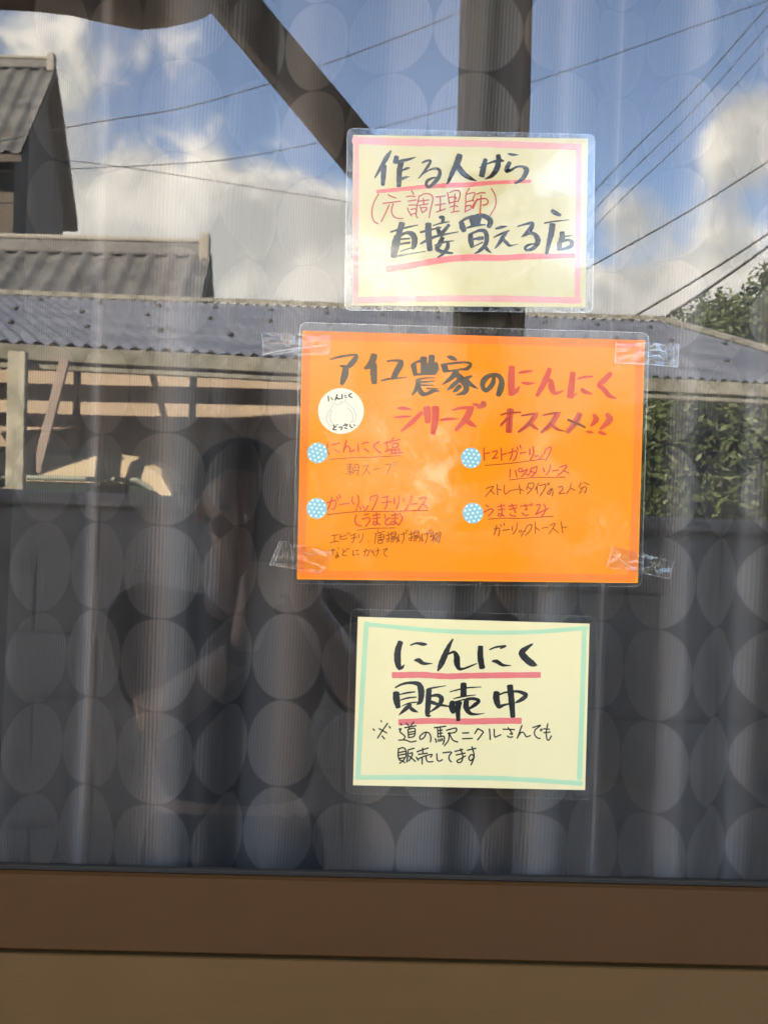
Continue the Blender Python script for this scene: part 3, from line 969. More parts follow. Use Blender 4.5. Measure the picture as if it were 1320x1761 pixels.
strokes(bm, '''190,30 200,45; 280,65 210,165 145,265; 165,135 270,195; 300,105 315,130; 85,140 105,160; 205,235 240,275;
455,70 465,90; 430,145 460,140 445,180 510,240 490,285; 425,290 520,290 590,315 660,300; 525,65 560,95; 630,50 590,95; 505,125 660,98; 575,105 565,140; 550,150 560,260; 550,150 640,135 635,235 565,255; 565,185 635,175; 565,215 635,205;
795,180 770,250 720,280 710,240 770,190 830,195 855,250 850,315; 900,125 1055,105; 945,120 950,250; 980,115 985,240; 950,165 1010,155; 950,205 1010,195; 950,250 1030,240 1030,310 1015,345; 915,270 930,320; 955,280 960,310; 980,275 985,305; 1003,265 1008,295; 1060,160 1190,130 1180,185 1080,200; 1100,190 1090,290 1035,365; 1105,210 1150,290 1215,315;
425,400 420,500 440,560; 425,410 480,390 520,420 525,500 500,540; 435,455 510,440; 435,490 515,475; 435,535 500,525; 500,550 440,600; 450,555 510,590; 555,420 635,398; 555,425 545,520 535,585; 570,470 610,460 600,510 560,570; 565,500 650,575;
670,445 820,395; 745,395 750,470; 690,480 810,465; 660,515 690,560; 690,540 770,505 870,480 850,520; 740,520 740,610; 790,500 800,560 830,580 885,575; 935,470 940,550 970,570 1010,550; 1015,460 1130,450 1100,500 1100,550 1130,580''', *C4, INK, 19)
strokes(bm, '''10,490 110,465; 25,535 140,510; 80,455 108,540 95,615 50,630 38,605 75,585 145,545; 165,475 275,450; 225,430 245,500 250,570 212,660; 248,545 215,530 185,570 205,605 240,580 250,540;
105,258 185,255; 105,330 230,325; 300,200 260,265; 300,205 365,240 345,280 295,345; 445,205 455,340; 505,210 510,305 540,300 590,280; 615,210 760,215; 680,190 735,270 700,265; 670,295 700,312 740,305; 855,160 795,325; 800,310 845,250 880,260 910,305 960,290; 990,190 1090,160 1020,220 1015,280 1050,320 1085,325; 1085,215 1095,235; 1100,205 1110,220; 1180,140 1160,250 1170,335 1195,345 1225,295; 1125,205 1200,210; 1130,255 1210,245''', *C5, INK, 18)
obj_split('brush_lettering', bm, M_black, s3, lambda x, y: (y > 1165) + (y > 1241))
film(s3, f3, 15, FILM, M_film_flat)
film_rim(s3, f3, 15, FILM + .0001, M_rim)

# ---------- clear tape at the corners of the orange sign
for nm, q, tilt, creases in (
        ('clear tape strip on the upper left corner of the orange sign', [(450, 572), (569, 577), (567, 611), (453, 612)], (.0, .0022),
         [[(452, 611, 1.6), (480, 604, 2.6), (512, 600, 2), (560, 595, 1)], [(470, 611, 1), (510, 604, 1.6)], [(450.5, 573, 1.4), (453, 611, 1.4)]]),
        ('clear wrinkled tape strip on the upper right corner of the orange sign', [(1057, 587), (1166, 592), (1163, 632), (1055, 625)], (.0020, .0),
         [[(1114, 597, 1), (1125, 593, 3.5), (1143, 596, 1)], [(1113, 604, 1.5), (1130, 602, 2.6), (1145, 608, 1)], [(1114, 614, 1), (1128, 612, 3), (1135, 616, 1)],
          [(1057, 588, 1.5), (1055, 624, 1.8)], [(1165, 593, 1.0), (1162.5, 631, 1.3)], [(1056, 625, 1), (1112, 627, 1.0), (1162, 632, 1.5)]]),
        ('clear tape strip stuck askew on the lower left corner of the orange sign', [(481, 931), (575, 948), (553, 986), (464, 971)], (.0, .0022),
         [[(481, 931, 2.4), (464, 971, 2.6)], [(484, 934, 1), (472, 966, 3), (466, 971, 1)], [(464, 971, 1), (500, 977, 1.2), (551, 986, 1)], [(482, 931, 1), (498, 934, 1.2), (503, 960, 1)],
          [(512, 943, 1), (530, 952, 1.4), (545, 954, .8)], [(545, 984, 2.4), (556, 980, 2), (563, 970, .8)]]),
        ('clear tape strip on the lower right corner of the orange sign', [(1051, 939), (1156, 964), (1149, 995), (1041, 976)], (.0022, .0),
         [[(1051, 939, 1.2), (1041, 976, 1.2)], [(1053, 953, .8), (1078, 972, 1.6), (1100, 984, 1)], [(1156, 964, 1), (1149, 995, 1.6)], [(1098, 984, 1), (1148, 995, 1.2)],
          [(1104, 950, 1.5), (1103, 982, 1.5)], [(1114, 966, 1.8), (1122, 968, .8)], [(1118, 958, .8), (1124, 961, 1.4)]])):
    root = tag(bpy.data.objects.new('tape_strip', None), nm, 'tape', 'tape strips on the orange sign')
    COL.objects.link(root)
    c = G(*q[3])
    root.location = (c.x, 0, c.z)
    bpy.context.view_layer.update()
    bm = NB()
    sheet(bm, q, .0031, 30, 10)
    xs = [G(*q[0]).x, G(*q[1]).x]
    for v in bm.verts:
        s = (v.co.x - xs[0]) / (xs[1] - xs[0])
        v.co.y += (tilt[0] * max(0, (s - .52) / .48) + tilt[1] * max(0, (.42 - s) / .42)) + .0004 * mnoise.noise(Vector((v.co.x * 130, .3, v.co.z * 260)))
    obj('clear_strip', bm, M_tape, root)
    bm = NB()
    for st in creases:
        ribbon(bm, st, .0034)
    obj('crease', bm, M_tapeedge, root)

# ------------------------------------------------------------------ the porch in front of the window (seen in the reflection)
M_timber = pmat('brown_stained_timber', (.06, .028, .016), .55, build=varied((.075, .026, .012), (.14, .05, .025), 3.5, 6, .25, (1, 1, .12), 40))
porch = empty('porch', (.35, -1.30, 0), 'dark brown timber porch with a square post, knee brace and curved beam', 'porch')
PYR = -1.30
Yp = (D - PYR) / 2
xa, xb = V(792, 200, Yp).x, V(902, 200, Yp).x
PXC, PW = (xa + xb) / 2, xb - xa
bm = NB(); box(bm, (xa, PYR - PW / 2, .03), (xb, PYR + PW / 2, 2.79), .004); obj('post', bm, M_timber, porch)
bm = NB(); box(bm, (xa - .05, PYR - PW / 2 - .05, .004), (xb + .05, PYR + PW / 2 + .05, .12), .01); obj('post_footing', bm, M_conc, porch)
# knee brace
a = V(392, -6, Yp); b = V(800, 482, Yp)
bm = NB(); beam(bm, a + (a - b).normalized() * .16, b, .07, .082, Vector((0, 1, 0)), .004)
obj('knee_brace', bm, M_timber, porch)
# naturally bent beam
low = [(-260, 12), (-120, 6), (0, 6), (60, 9), (120, 16), (180, 30), (235, 40), (285, 36), (330, 26), (352, 18), (420, -30), (520, -60), (700, -75), (900, -80), (1200, -80), (1700, -70)]
bm = NB()
pts = [V(x, y, Yp) for x, y in low]
tp = [Vector((p.x, p.y, 2.66)) for p in pts]
rows_ = []
for p, t in zip(pts, tp):
    rows_.append([bm.verts.new(p + Vector((0, d, h))) for d, h in ((-.05, .015), (-.035, 0), (.035, 0), (.05, .015))] + [bm.verts.new(t + Vector((0, d, 0))) for d in (.05, -.05)])
for r0, r1 in zip(rows_, rows_[1:]):
    for k in range(6):
        bm.faces.new((r0[k], r0[(k + 1) % 6], r1[(k + 1) % 6], r1[k]))
bm.faces.new(rows_[0][::-1]); bm.faces.new(rows_[-1])
obj('curved_beam', bm, M_timber, porch, False)
for sx in (-1.35, 1.85):  # unseen panels added to block side light and deepen the curtain folds
    bm = NB(); box(bm, (sx - .015, -1.10, .004), (sx + .015, .0, 2.78)); obj('light_block_panel', bm, M_timber, porch)
bm = NB(); box(bm, (-3.6, -1.868, 2.60), (4.4, -1.842, 2.745), .003); obj('eave_shade_board', bm, M_timber, porch)  # unseen board added along the eave to shade the curtain's top
# roof boards and rafters
bm = NB()
hexa(bm, [Vector(p) for p in ((-3.6, -1.84, 2.72), (4.4, -1.84, 2.72), (4.4, .019, 3.04), (-3.6, .019, 3.04), (-3.6, -1.84, 2.75), (4.4, -1.84, 2.75), (4.4, .019, 3.07), (-3.6, .019, 3.07))])
obj('roof', bm, M_timber, porch)
for i in range(16):
    x = -3.4 + i * .5
    bm = NB(); beam(bm, Vector((x, -1.80, 2.696)), Vector((x, 0.0, 3.006)), .045, .06); obj('rafter', bm, M_timber, porch)

# ------------------------------------------------------------------ low dark block wall by the porch
M_block = pmat('grey_concrete_block', (.1, .1, .095), .95, build=varied((.38, .35, .32), (.50, .465, .425), 2.4, 6, .4, bscale=90))
bw = empty('block_wall', (0, -3.4, 0), 'low pale grey concrete block wall across the yard behind the photographer', 'wall')


def slope_down(bm):
    for v in bm.verts:                        # the wall follows the fall of the lane
        v.co.z -= .019 * v.co.x * min(1, v.co.z)


bm = NB()
for r in range(7):
    z0 = r * .205
    x = -4.6 - (.2 if r % 2 else 0)
    while x < 6.2:
        box(bm, (x, -3.46, z0), (x + .392, -3.34, z0 + .198), .006)
        x += .40
box(bm, (-4.6, -3.45, .0), (6.2, -3.35, 1.4365))
slope_down(bm)
obj('block_courses', bm, M_block, bw)
bm = NB(); box(bm, (-4.75, -3.48, 1.437), (6.5, -3.32, 1.480), .006); slope_down(bm); obj('coping', bm, M_block, bw)

# ------------------------------------------------------------------ carport
M_galv = pmat('weathered_galvanised_steel', (.42, .42, .38), .5, .2, build=varied((.17, .17, .14), (.36, .355, .30), 9, 6, .1, bscale=60))
M_sheet = pmat('blue_grey_roof_sheet', (.20, .23, .29), .45, .1, build=varied((.095, .112, .15), (.16, .185, .235), 2.0, 5, .1))
M_boards = pmat('dark_weathered_boards', (.06, .05, .042), .85, build=varied((.15, .125, .115), (.26, .215, .195), 2.5, 6, .3, (.2, 1, 1), 30))
M_tan = pmat('tan_render', (.26, .2, .14), .9, build=varied((.27, .215, .165), (.36, .295, .23), 3, 5, .2))
RL, RR, FR, FL = V(-260, 496, 6.2), V(1132, 553, 6.6), V(1540, 672, 4.5), V(-300, 570, 3.28)
cp = empty('carport', (0, -8, 0), 'open carport with a blue grey corrugated roof on galvanised posts', 'carport')
bm = NB()
nu, nv = 560, 6
gr = []
nrm = (RR - RL).cross(FL - RL).normalized()
if nrm.z < 0:
    nrm = -nrm
for j in range(nv + 1):
    t = j / nv
    row = []
    for i in range(nu + 1):
        s = i / nu
        p = (RL * (1 - s) + RR * s) * (1 - t) + (FL * (1 - s) + FR * s) * t
        row.append(bm.verts.new(p + nrm * .011 * math.sin(i * 2 * math.pi / 7)))
    gr.append(row)
for j in range(nv):
    for i in range(nu):
        bm.faces.new((gr[j][i], gr[j + 1][i], gr[j + 1][i + 1], gr[j][i + 1]))
obj('roof', bm, M_sheet, cp, True)
bm = NB(); beam(bm, RL + nrm * .03, RR + nrm * .03, .16, .035, nrm); obj('ridge_cap', bm, M_galv, cp)
bm = NB(); beam(bm, RR + nrm * .03, FR + nrm * .03, .09, .03, nrm); obj('verge_strip', bm, M_galv, cp)
dn = Vector((0, 0, -1))
bm = NB()
beam(bm, FL + dn * .050, FR + dn * .050, .06, .075, bev=.004)
obj('front_beam', bm, M_galv, cp)
bm = NB()
beam(bm, FL + dn * .118, FR + dn * .118, .075, .022, bev=.003)
obj('gutter_lip', bm, M_galv, cp)
# fasteners
M_bolt = pmat('dark_fastener', (.03, .03, .032), .5)
proto = None
for j, t in enumerate((.18, .46, .76)):
    for i in range(15):
        s = (i + (.35 if j % 2 else 0)) / 15 + .015
        p = (RL * (1 - s) + RR * s) * (1 - t) + (FL * (1 - s) + FR * s) * t + nrm * .016
        if proto is None:
            bm = NB(); ball(bm, (0, 0, 0), .021, (1, 1, .7)); o = bpy.data.objects.new('fastener', bpy.data.meshes.new('fastener'))
            bm.to_mesh(o.data); bm.free(); o.data.materials.append(M_bolt); proto = o
        else:
            o = proto.copy()
        COL.objects.link(o); o.parent = cp; o.location = p - cp.location
for px, Y in ((30, 3.40), (1420, 4.3)):
    p = V(px, 700, Y); tpz = (V(px, 606, Y)).z
    bm = NB(); box(bm, (p.x - .042, p.y - .042, 0), (p.x + .042, p.y + .042, tpz), .004); obj('post', bm, M_galv, cp)
for px in (-150, 560, 1090):
    p = V(px, 700, 6.15); bm = NB(); box(bm, (p.x - .04, p.y - .04, 0), (p.x + .04, p.y + .04, 2.98), .004); obj('post', bm, M_galv, cp)
for (a, b) in (((62, 812, 3.43), (112, 618, 3.43)), ((305, 790, 5.4), (243, 585, 5.2))):
    bm = NB(); beam(bm, V(*a), V(*b), .045, .05, Vector((0, 1, 0)), .003); obj('brace', bm, M_boards, cp)
for t in (.2, .45, .7):
    bm = NB()
    a = RL * (1 - t) + FL * t - nrm * .055; b = RR * (1 - t) + FR * t - nrm * .055
    beam(bm, a, b, .05, .08); obj('purlin', bm, M_boards, cp)
# boarded rear side with gaps
bk = empty('board_fence', (-1, V(0, 700, 6.3).y, 0), 'dark board screen with gaps standing in for pale battens along the carport rear', 'fence')
yb = V(0, 700, 6.3).y
xl, xr = V(-330, 700, 6.3).x, V(1040, 700, 6.3).x
spans = [(0, 752), (0, 0)]
zz = lambda y, x=300: V(x, y, 6.3).z
for z0, z1 in ((0, .48), (.485, .96), (.965, 1.44), (zz(739), zz(716)), (zz(694), zz(665)), (zz(643), zz(606)), (zz(604), 2.95)):
    bm = NB(); box(bm, (xl, yb - .012, z0), (xr, yb + .012, z1), .003); obj('board', bm, M_boards, bk)
for px in (-60, 130, 330, 560, 800):
    x = V(px, 700, 6.3).x
    bm = NB(); box(bm, (x - .03, yb - .07, 0), (x + .03, yb - .013, 2.95), .004); obj('upright', bm, M_boards, bk)
yg = V(0, 700, 7.1).y  # added backing wall; its sunlit face reads as pale battens in the gaps
gw = empty('slat_backing_wall', (-2, yg, 0), 'tan rendered wall added to show lit strips through the gaps of the board screen', 'wall')
bm = NB(); box(bm, (-8.5, yg - .09, 0), (.9, yg + .09, 2.74), .01); obj('rendered_face', bm, M_tan, gw)
bm = NB(); box(bm, (-8.55, yg - .12, 2.743), (.95, yg + .12, 2.80), .01); obj('coping', bm, M_conc, gw)

# ------------------------------------------------------------------ cream van under the carport
M_van = pmat('cream_car_paint', (.40, .345, .25), .3, 0, .5)
M_vglass = pmat('dark_car_glass', (.03, .045, .042), .08, 0, .6)
M_tyre = pmat('black_tyre', (.02, .02, .02), .8)
M_rimm = pmat('wheel_rim_steel', (.45, .45, .44), .4, .7)
M_trim = pmat('grey_green_seal', (.16, .19, .17), .5)
vy0 = V(0, 800, 3.66).y
xF = V(352, 800, 3.66).x
ztopv = V(120, 772, 3.66).z
van = empty('parked_van', (xF - 1.65, vy0 - .7, 0), 'small cream van parked under the carport, roof edge showing over the wall', 'van')
bm = NB()
sil = [(0.02, .30), (.0, .62), (-.01, .90), (-.05, 1.02), (-.17, ztopv - .19), (-.23, ztopv - .09), (-.33, ztopv - .03), (-.55, ztopv), (-1.6, ztopv + .02), (-2.9, ztopv), (-3.15, ztopv - .04), (-3.26, ztopv - .2), (-3.3, 1.0), (-3.3, .35), (-3.2, .26), (-.1, .26)]
W2 = 1.42
r0 = []
for dy, ins, top in ((0, .02, .035), (-.05, 0, 0), (-W2 + .05, 0, 0), (-W2, .02, .035)):
    ring = []
    for x, z in sil:
        zz_ = z - (top if z > 1.4 else 0)
        tuck = .07 * max(0, (z - 1.0)) / .7
        sy = (-1 if dy < -.5 else 1)
        ring.append(bm.verts.new((xF + x * (1 - ins * .2), vy0 + dy - sy * tuck, zz_)))
    r0.append(ring)
n = len(sil)
for a_, b_ in zip(r0, r0[1:]):
    for k in range(n):
        bm.faces.new((a_[k], a_[(k + 1) % n], b_[(k + 1) % n], b_[k]))
bm.faces.new(r0[0]); bm.faces.new(r0[-1][::-1])
bmesh.ops.recalc_face_normals(bm, faces=bm.faces)
bo = obj('body', bm, M_van, van, False)
for x0, x1 in ((-.30, -1.02), (-1.12, -2.0), (-2.1, -3.0)):
    bm = NB()
    zt_, zb_ = ztopv - .18, 1.02
    slope = .12 if x0 == -.30 else 0
    hexa(bm, [Vector(p) for p in ((xF + x1, vy0 - .03, zb_), (xF + x0 + slope, vy0 - .03, zb_), (xF + x0, vy0 - .06, zt_), (xF + x1, vy0 - .06, zt_),
                                 (xF + x1, vy0 + .022, zb_), (xF + x0 + slope, vy0 + .022, zb_), (xF + x0, vy0 - .008, zt_), (xF + x1, vy0 - .008, zt_))])
    obj('side_window', bm, M_vglass, van)
bm = NB()
hexa(bm, [Vector(p) for p in ((xF - .06, vy0 - .12, 1.04), (xF - .06, vy0 - W2 + .12, 1.04), (xF - .19, vy0 - W2 + .14, ztopv - .17), (xF - .19, vy0 - .14, ztopv - .17),
                             (xF - .03, vy0 - .12, 1.045), (xF - .03, vy0 - W2 + .12, 1.045), (xF - .145, vy0 - W2 + .14, ztopv - .165), (xF - .145, vy0 - .14, ztopv - .165))])
obj('windscreen', bm, M_vglass, van)
bm = NB()
tube(bm, [Vector((xF + x, vy0 - .012, ztopv - .15 + (0 if x < -.35 else (x + .35) * -.6))) for x in (-3.0, -2, -1, -.5, -.35, -.27)], .014, 8)
obj('drip_rail', bm, M_trim, van)
for wx in (-.55, -2.7):
    for wy in (vy0 - .10, vy0 - W2 + .10):
        bm = NB()
        tube(bm, [Vector((xF + wx, wy + d, .27)) for d in (-.075, -.06, .06, .075)], [.24, .27, .27, .24], 28)
        wo = obj('wheel', bm, M_tyre, van, True)
        bm = NB(); tube(bm, [Vector((xF + wx, wy + d, .27)) for d in (-.08, .08)], .15, 20); obj('rim', bm, M_rimm, wo)
M_lamp = pmat('clear_headlamp_lens', (.7, .7, .68), .1)
for wy in (vy0 - .2, vy0 - W2 + .2):
    bm = NB(); ball(bm, (xF - .005, wy, .72), .085, (.35, 1, .9)); obj('headlight', bm, M_lamp, van, True)

# ------------------------------------------------------------------ tiled houses beyond
M_wallb = pmat('pale_rendered_wall', (.46, .42, .33), .9, build=varied((.40, .365, .29), (.52, .47, .375), 2, 5, .2, bscale=40))
M_wood_shade = pmat('roof_boards_and_gable_shade', (.07, .058, .05), .8, build=varied((.05, .042, .036), (.09, .075, .064), 3, 5, .2, (1, 1, .2)))  # roof boarding; its dark tone also carries shade on the taller house's walls
M_pale = pmat('pale_ridge_mortar', (.24, .235, .215), .8)
M_hglass = pmat('house_window_glass', (.05, .07, .08), .08, 0, .6)


def tiled(bm, A, Bp, C, Dp, cols, rws):
    """tiled slope: A-B along the ridge, D-C along the eave"""
    n = (Bp - A).cross(Dp - A).normalized()
    if n.z < 0:
        n = -n
    cs, rs = 8, 4
    g = []
    for j in range(rws * rs + 1):
        t = j / (rws * rs)
        row = []
        for i in range(cols * cs + 1):
            s = i / (cols * cs)
            p = (A * (1 - s) + Bp * s) * (1 - t) + (Dp * (1 - s) + C * s) * t
            ph = (i % cs) / cs
            h = .045 * max(0, math.cos((ph - .15) * 2 * math.pi)) ** .7 - .02 * math.sin(ph * math.pi) + .022 * ((j % rs) / (rs - 1) if rs > 1 else 0)
            row.append(bm.verts.new(p + n * h))
        g.append(row)
    for j in range(rws * rs):
        for i in range(cols * cs):
            bm.faces.new((g[j][i], g[j + 1][i], g[j + 1][i + 1], g[j][i + 1]))


def gable_house(label, x0, x1, yn, yf, zeave, zridge, over, cols, rws, wins, ridge_h=.16, gable_over=.35, wm=None):
    """ridge along x; yn = near wall, yf = far wall (both negative)"""
    h = empty('tiled_house', ((x0 + x1) / 2, (yn + yf) / 2, 0), label, 'house')
    ym = (yn + yf) / 2
    bm = NB()
    pr = [(yn, 0), (yn, zeave), (ym, zridge - .12), (yf, zeave), (yf, 0)]
    a_ = [bm.verts.new((x0, y, z)) for y, z in pr]
    b_ = [bm.verts.new((x1, y, z)) for y, z in pr]
    for k in range(5):
        bm.faces.new((a_[k], a_[(k + 1) % 5], b_[(k + 1) % 5], b_[k]))
    bm.faces.new(a_[::-1]); bm.faces.new(b_)
    bmesh.ops.recalc_face_normals(bm, faces=bm.faces)
    obj('wall', bm, wm or M_wallb, h)
    sl = (zridge - zeave) / abs(ym - yn)
    en, ef = yn + over, yf - over
    ze = zeave - over * sl
    xa_, xb_ = x0 - gable_over, x1 + gable_over
    bm = NB()
    tiled(bm, Vector((xa_, ym, zridge)), Vector((xb_, ym, zridge)), Vector((xb_, en, ze)), Vector((xa_, en, ze)), cols, rws)
    tiled(bm, Vector((xa_, ym, zridge)), Vector((xb_, ym, zridge)), Vector((xb_, ef, ze)), Vector((xa_, ef, ze)), cols, rws)
    rf = obj('roof', bm, M_tile, h, True)
    bm = NB()
    for e in (en, ef):
        hexa(bm, [Vector(p) for p in ((xa_, ym, zridge - .16), (xb_, ym, zridge - .16), (xb_, e, ze - .16), (xa_, e, ze - .16), (xa_, ym, zridge - .05), (xb_, ym, zridge - .05), (xb_, e, ze - .05), (xa_, e, ze - .05))])
    obj('roof_boarding', bm, M_wood_shade, rf)
    bm = NB(); box(bm, (xa_, ym - .11, zridge - .03), (xb_ - .12, ym + .11, zridge + ridge_h), .03); obj('ridge_tiles', bm, M_tile, rf)
    bm = NB(); box(bm, (xa_, ym - .13, zridge + ridge_h - .02), (xb_ - .10, ym + .13, zridge + ridge_h + .05), .03)
    box(bm, (xb_ - .16, ym - .15, zridge - .08), (xb_ - .02, ym + .15, zridge + ridge_h + .12), .03); obj('ridge_end', bm, M_pale, rf)
    for wx, wz, ww, wh in wins:
        bm = NB(); box(bm, (wx - ww / 2 - .06, yn - .02, wz - .06), (wx + ww / 2 + .06, yn + .05, wz + wh + .06), .005); fr = obj('window_frame', bm, M_rail, h)
        bm = NB(); box(bm, (wx - ww / 2, yn + .04, wz), (wx + ww / 2, yn + .056, wz + wh), .002); obj('pane', bm, M_hglass, fr)
    return h


# two-storey house, upper left of the reflection
Yn2, Yf2 = 12.0, 15.2
pe, pr_, pf = V(66, 262, Yn2), V(97, 118, 13.6), V(139, 376, Yf2)
zr2 = pr_.z
slp = (zr2 - pe.z) / (pe.y - pr_.y)
over2 = .55
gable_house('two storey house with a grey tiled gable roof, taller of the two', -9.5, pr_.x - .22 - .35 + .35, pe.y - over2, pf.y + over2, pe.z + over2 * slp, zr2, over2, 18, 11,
            [(-5.1, 4.4, 1.0, 1.2), (-6.9, 4.4, 1.0, 1.2)], gable_over=.22, wm=M_wood_shade)  # walls this dark because the gable's shade is put into their colour
# low house behind the carport
Yn1 = 8.0
rA, rB = V(0, 430, 9.25), V(362, 440, 9.25)
zr1 = (rA.z + rB.z) / 2
gable_house('low single storey house with a grey tiled roof right behind the carport', -8.2, rB.x - .25, -16.2 + D, -20.8 + D, zr1 - 1.05, zr1, .55, 27, 9,
            [(-3.6, 1.0, 1.4, 1.2)], gable_over=.25)

# ------------------------------------------------------------------ trees on the right
M_leaf = pmat('green_leaves', (.07, .11, .03), .55, build=varied((.022, .040, .012), (.075, .105, .036), 2.2, 3))
M_leaf.node_tree.nodes['Principled BSDF'].inputs['Subsurface Weight'].default_value = 0
M_bark = pmat('brown_bark', (.1, .075, .055), .9, build=varied((.07, .052, .038), (.14, .105, .08), 6, 5, .5, (1, 1, .25)))
KINDS = {}


def tree_meshes(key, hgt, rad, nleaf, seed, leaf=.085):
    rnd = random.Random(seed)
    trunk, crown = NB(), NB()
    tube(trunk, [Vector((0, 0, -.05)), Vector((.03, .02, hgt * .25)), Vector((-.04, .05, hgt * .5)), Vector((.03, 0, hgt * .82))], [.13, .10, .075, .03], 10)
    blobs = []
    for i in range(16):
        a = i * 2.4 + rnd.random()
        z0 = hgt * (.22 + .5 * rnd.random())
        rr = rad * (.45 + .5 * rnd.random())
        e = Vector((math.cos(a) * rr, math.sin(a) * rr, min(hgt * .97, z0 + hgt * (.12 + .18 * rnd.random()))))
        s = Vector((0, .02, z0))
        tube(trunk, [s, (s + e) / 2 + Vector((0, 0, .12)), e], [.045, .03, .012], 6)
        blobs.append((e, rad * (.26 + .22 * rnd.random())))
    for i in range(9):
        blobs.append((Vector((rnd.uniform(-.4, .4) * rad, rnd.uniform(-.4, .4) * rad, hgt * rnd.uniform(.35, .95))), rad * rnd.uniform(.3, .45)))
    for i in range(nleaf):
        c, r = blobs[rnd.randrange(len(blobs))]
        d = Vector((rnd.gauss(0, 1), rnd.gauss(0, 1), rnd.gauss(0, 1))).normalized()
        p = c + d * r * rnd.random() ** .45 * (1, 1.0)[0]
        p.z = max(p.z, hgt * .12)
        u = Vector((rnd.gauss(0, 1), rnd.gauss(0, 1), rnd.gauss(0, .6))).normalized()
        v = u.cross(Vector((rnd.gauss(0, 1), rnd.gauss(0, 1), rnd.gauss(0, 1)))).normalized()
        L = leaf * rnd.uniform(.7, 1.5)
        face(crown, [p - u * L, p + v * L * .42, p + u * L, p - v * L * .42])
    mt, mc = bpy.data.meshes.new('trunk'), bpy.data.meshes.new('crown')
    trunk.to_mesh(mt); crown.to_mesh(mc); trunk.free(); crown.free()
    mt.materials.append(M_bark); mc.materials.append(M_leaf)
    KINDS[key] = (mt, mc)


tree_meshes('broad', 4.6, 1.75, 26000, 3, .062)
tree_meshes('bushy', 3.2, 1.55, 24000, 9, .055)
for key, px, Y, sc, rz, label in (
        ('broad', 1290, 11.0, .92, .4, 'green leafy tree rising over the carport verge, tallest of the row'),
        ('bushy', 1195, 9.4, .98, 1.7, 'low bushy green tree seen under the carport roof, closest to the orange sign'),
        ('bushy', 1330, 8.9, 1.05, 3.1, 'low bushy green tree under the carport at the frame edge'),
        ('broad', 1150, 13.2, .74, 2.2, 'green leafy tree whose top just clears the carport ridge'),
        ('broad', 1440, 10.2, 1.04, 5.0, 'green leafy tree at the far end of the row, partly cut by the frame'),
        ('broad', 1345, 12.4, 1.04, 1.1, 'green leafy tree behind the row, its crown filling the gap at the frame edge'),
        ('bushy', 1260, 10.4, 1.12, 4.0, 'broad bushy green tree under the carport, middle of the row'),
        ('bushy', 1110, 11.2, 1.0, .2, 'low bushy green tree half hidden behind the orange sign')):
    p = V(px, 850, Y)
    t = empty('leafy_tree', (p.x, p.y, 0), label, 'tree', 'trees beyond the carport')
    for nm, me in zip(('trunk', 'crown'), KINDS[key]):
        o = bpy.data.objects.new(nm, me); COL.objects.link(o); o.parent = t
    t.scale = (sc, sc, sc); t.rotation_euler = (0, 0, rz)

# ------------------------------------------------------------------ overhead wires
M_wire = pmat('black_cable', (.015, .015, .017), .6)
for Y, r, pts, label in (
        (11, .017, [(-200, 285), (120, 218), (300, 187), (450, 146), (560, 108), (660, 71), (790, 20), (1000, -80)], 'thin overhead cable crossing above the brown brace'),
        (12, .015, [(-200, 300), (140, 290), (300, 281), (410, 269), (600, 231), (790, 180), (905, 142), (1050, 95), (1320, 0), (1500, -65)], 'long thin overhead cable passing behind the porch post'),
        (13, .013, [(-150, 245), (190, 285), (420, 318), (590, 346), (900, 400)], 'faint overhead cable sloping down through the clouds'),
        (10, .017, [(780, 600), (1040, 310), (1180, 165), (1310, 20), (1420, -100)], 'upper of three steep parallel cables right of the cream card'),
        (10.3, .014, [(790, 620), (1040, 342), (1180, 200), (1320, 42), (1430, -75)], 'middle of three steep parallel cables right of the cream card'),
        (10.6, .014, [(790, 640), (1040, 372), (1180, 235), (1320, 82), (1440, -40)], 'lower of three steep parallel cables right of the cream card'),
        (9.5, .022, [(760, 600), (1030, 450), (1180, 365), (1320, 278), (1520, 150)], 'overhead cable sloping between the steep cables and the thick one'),
        (9.0, .030, [(880, 668), (1080, 550), (1200, 478), (1320, 402), (1520, 270)], 'thinner of the two low cables over the trees'),
        (8.6, .036, [(900, 710), (1125, 558), (1225, 490), (1320, 424), (1520, 280)], 'thick black cable lowest over the trees')):
    bm = NB()
    sm = [(a[0], a[1]) for a in catmull([(x, y, 0) for x, y in pts], 8)]
    tube(bm, [V(x, y, Y) for x, y in sm], r * .52, 6)
    o = obj('overhead_cable', bm, M_wire, None, True)
    tag(o, label, 'cable', 'overhead cables')

# ------------------------------------------------------------------ the photographer and the phone, seen in the glass
M_skin = pmat('skin', (.48, .27, .18), .5, build=varied((.68, .44, .33), (.76, .51, .39), 14, 4))
M_hair = pmat('dark_hair', (.022, .016, .013), .85, 0, .15)
M_shirt = pmat('dark_grey_shirt', (.032, .031, .036), .9, build=varied((.026, .025, .03), (.042, .04, .046), 8, 5, .3, bscale=200))
M_trous = pmat('dark_trousers', (.025, .026, .032), .9)
M_phone = pmat('dark_phone_back', (.045, .043, .042), .25, .3)
M_lens = pmat('black_lens_glass', (.005, .005, .006), .05)
M_metal = pmat('lens_ring_steel', (.35, .35, .34), .3, .9)

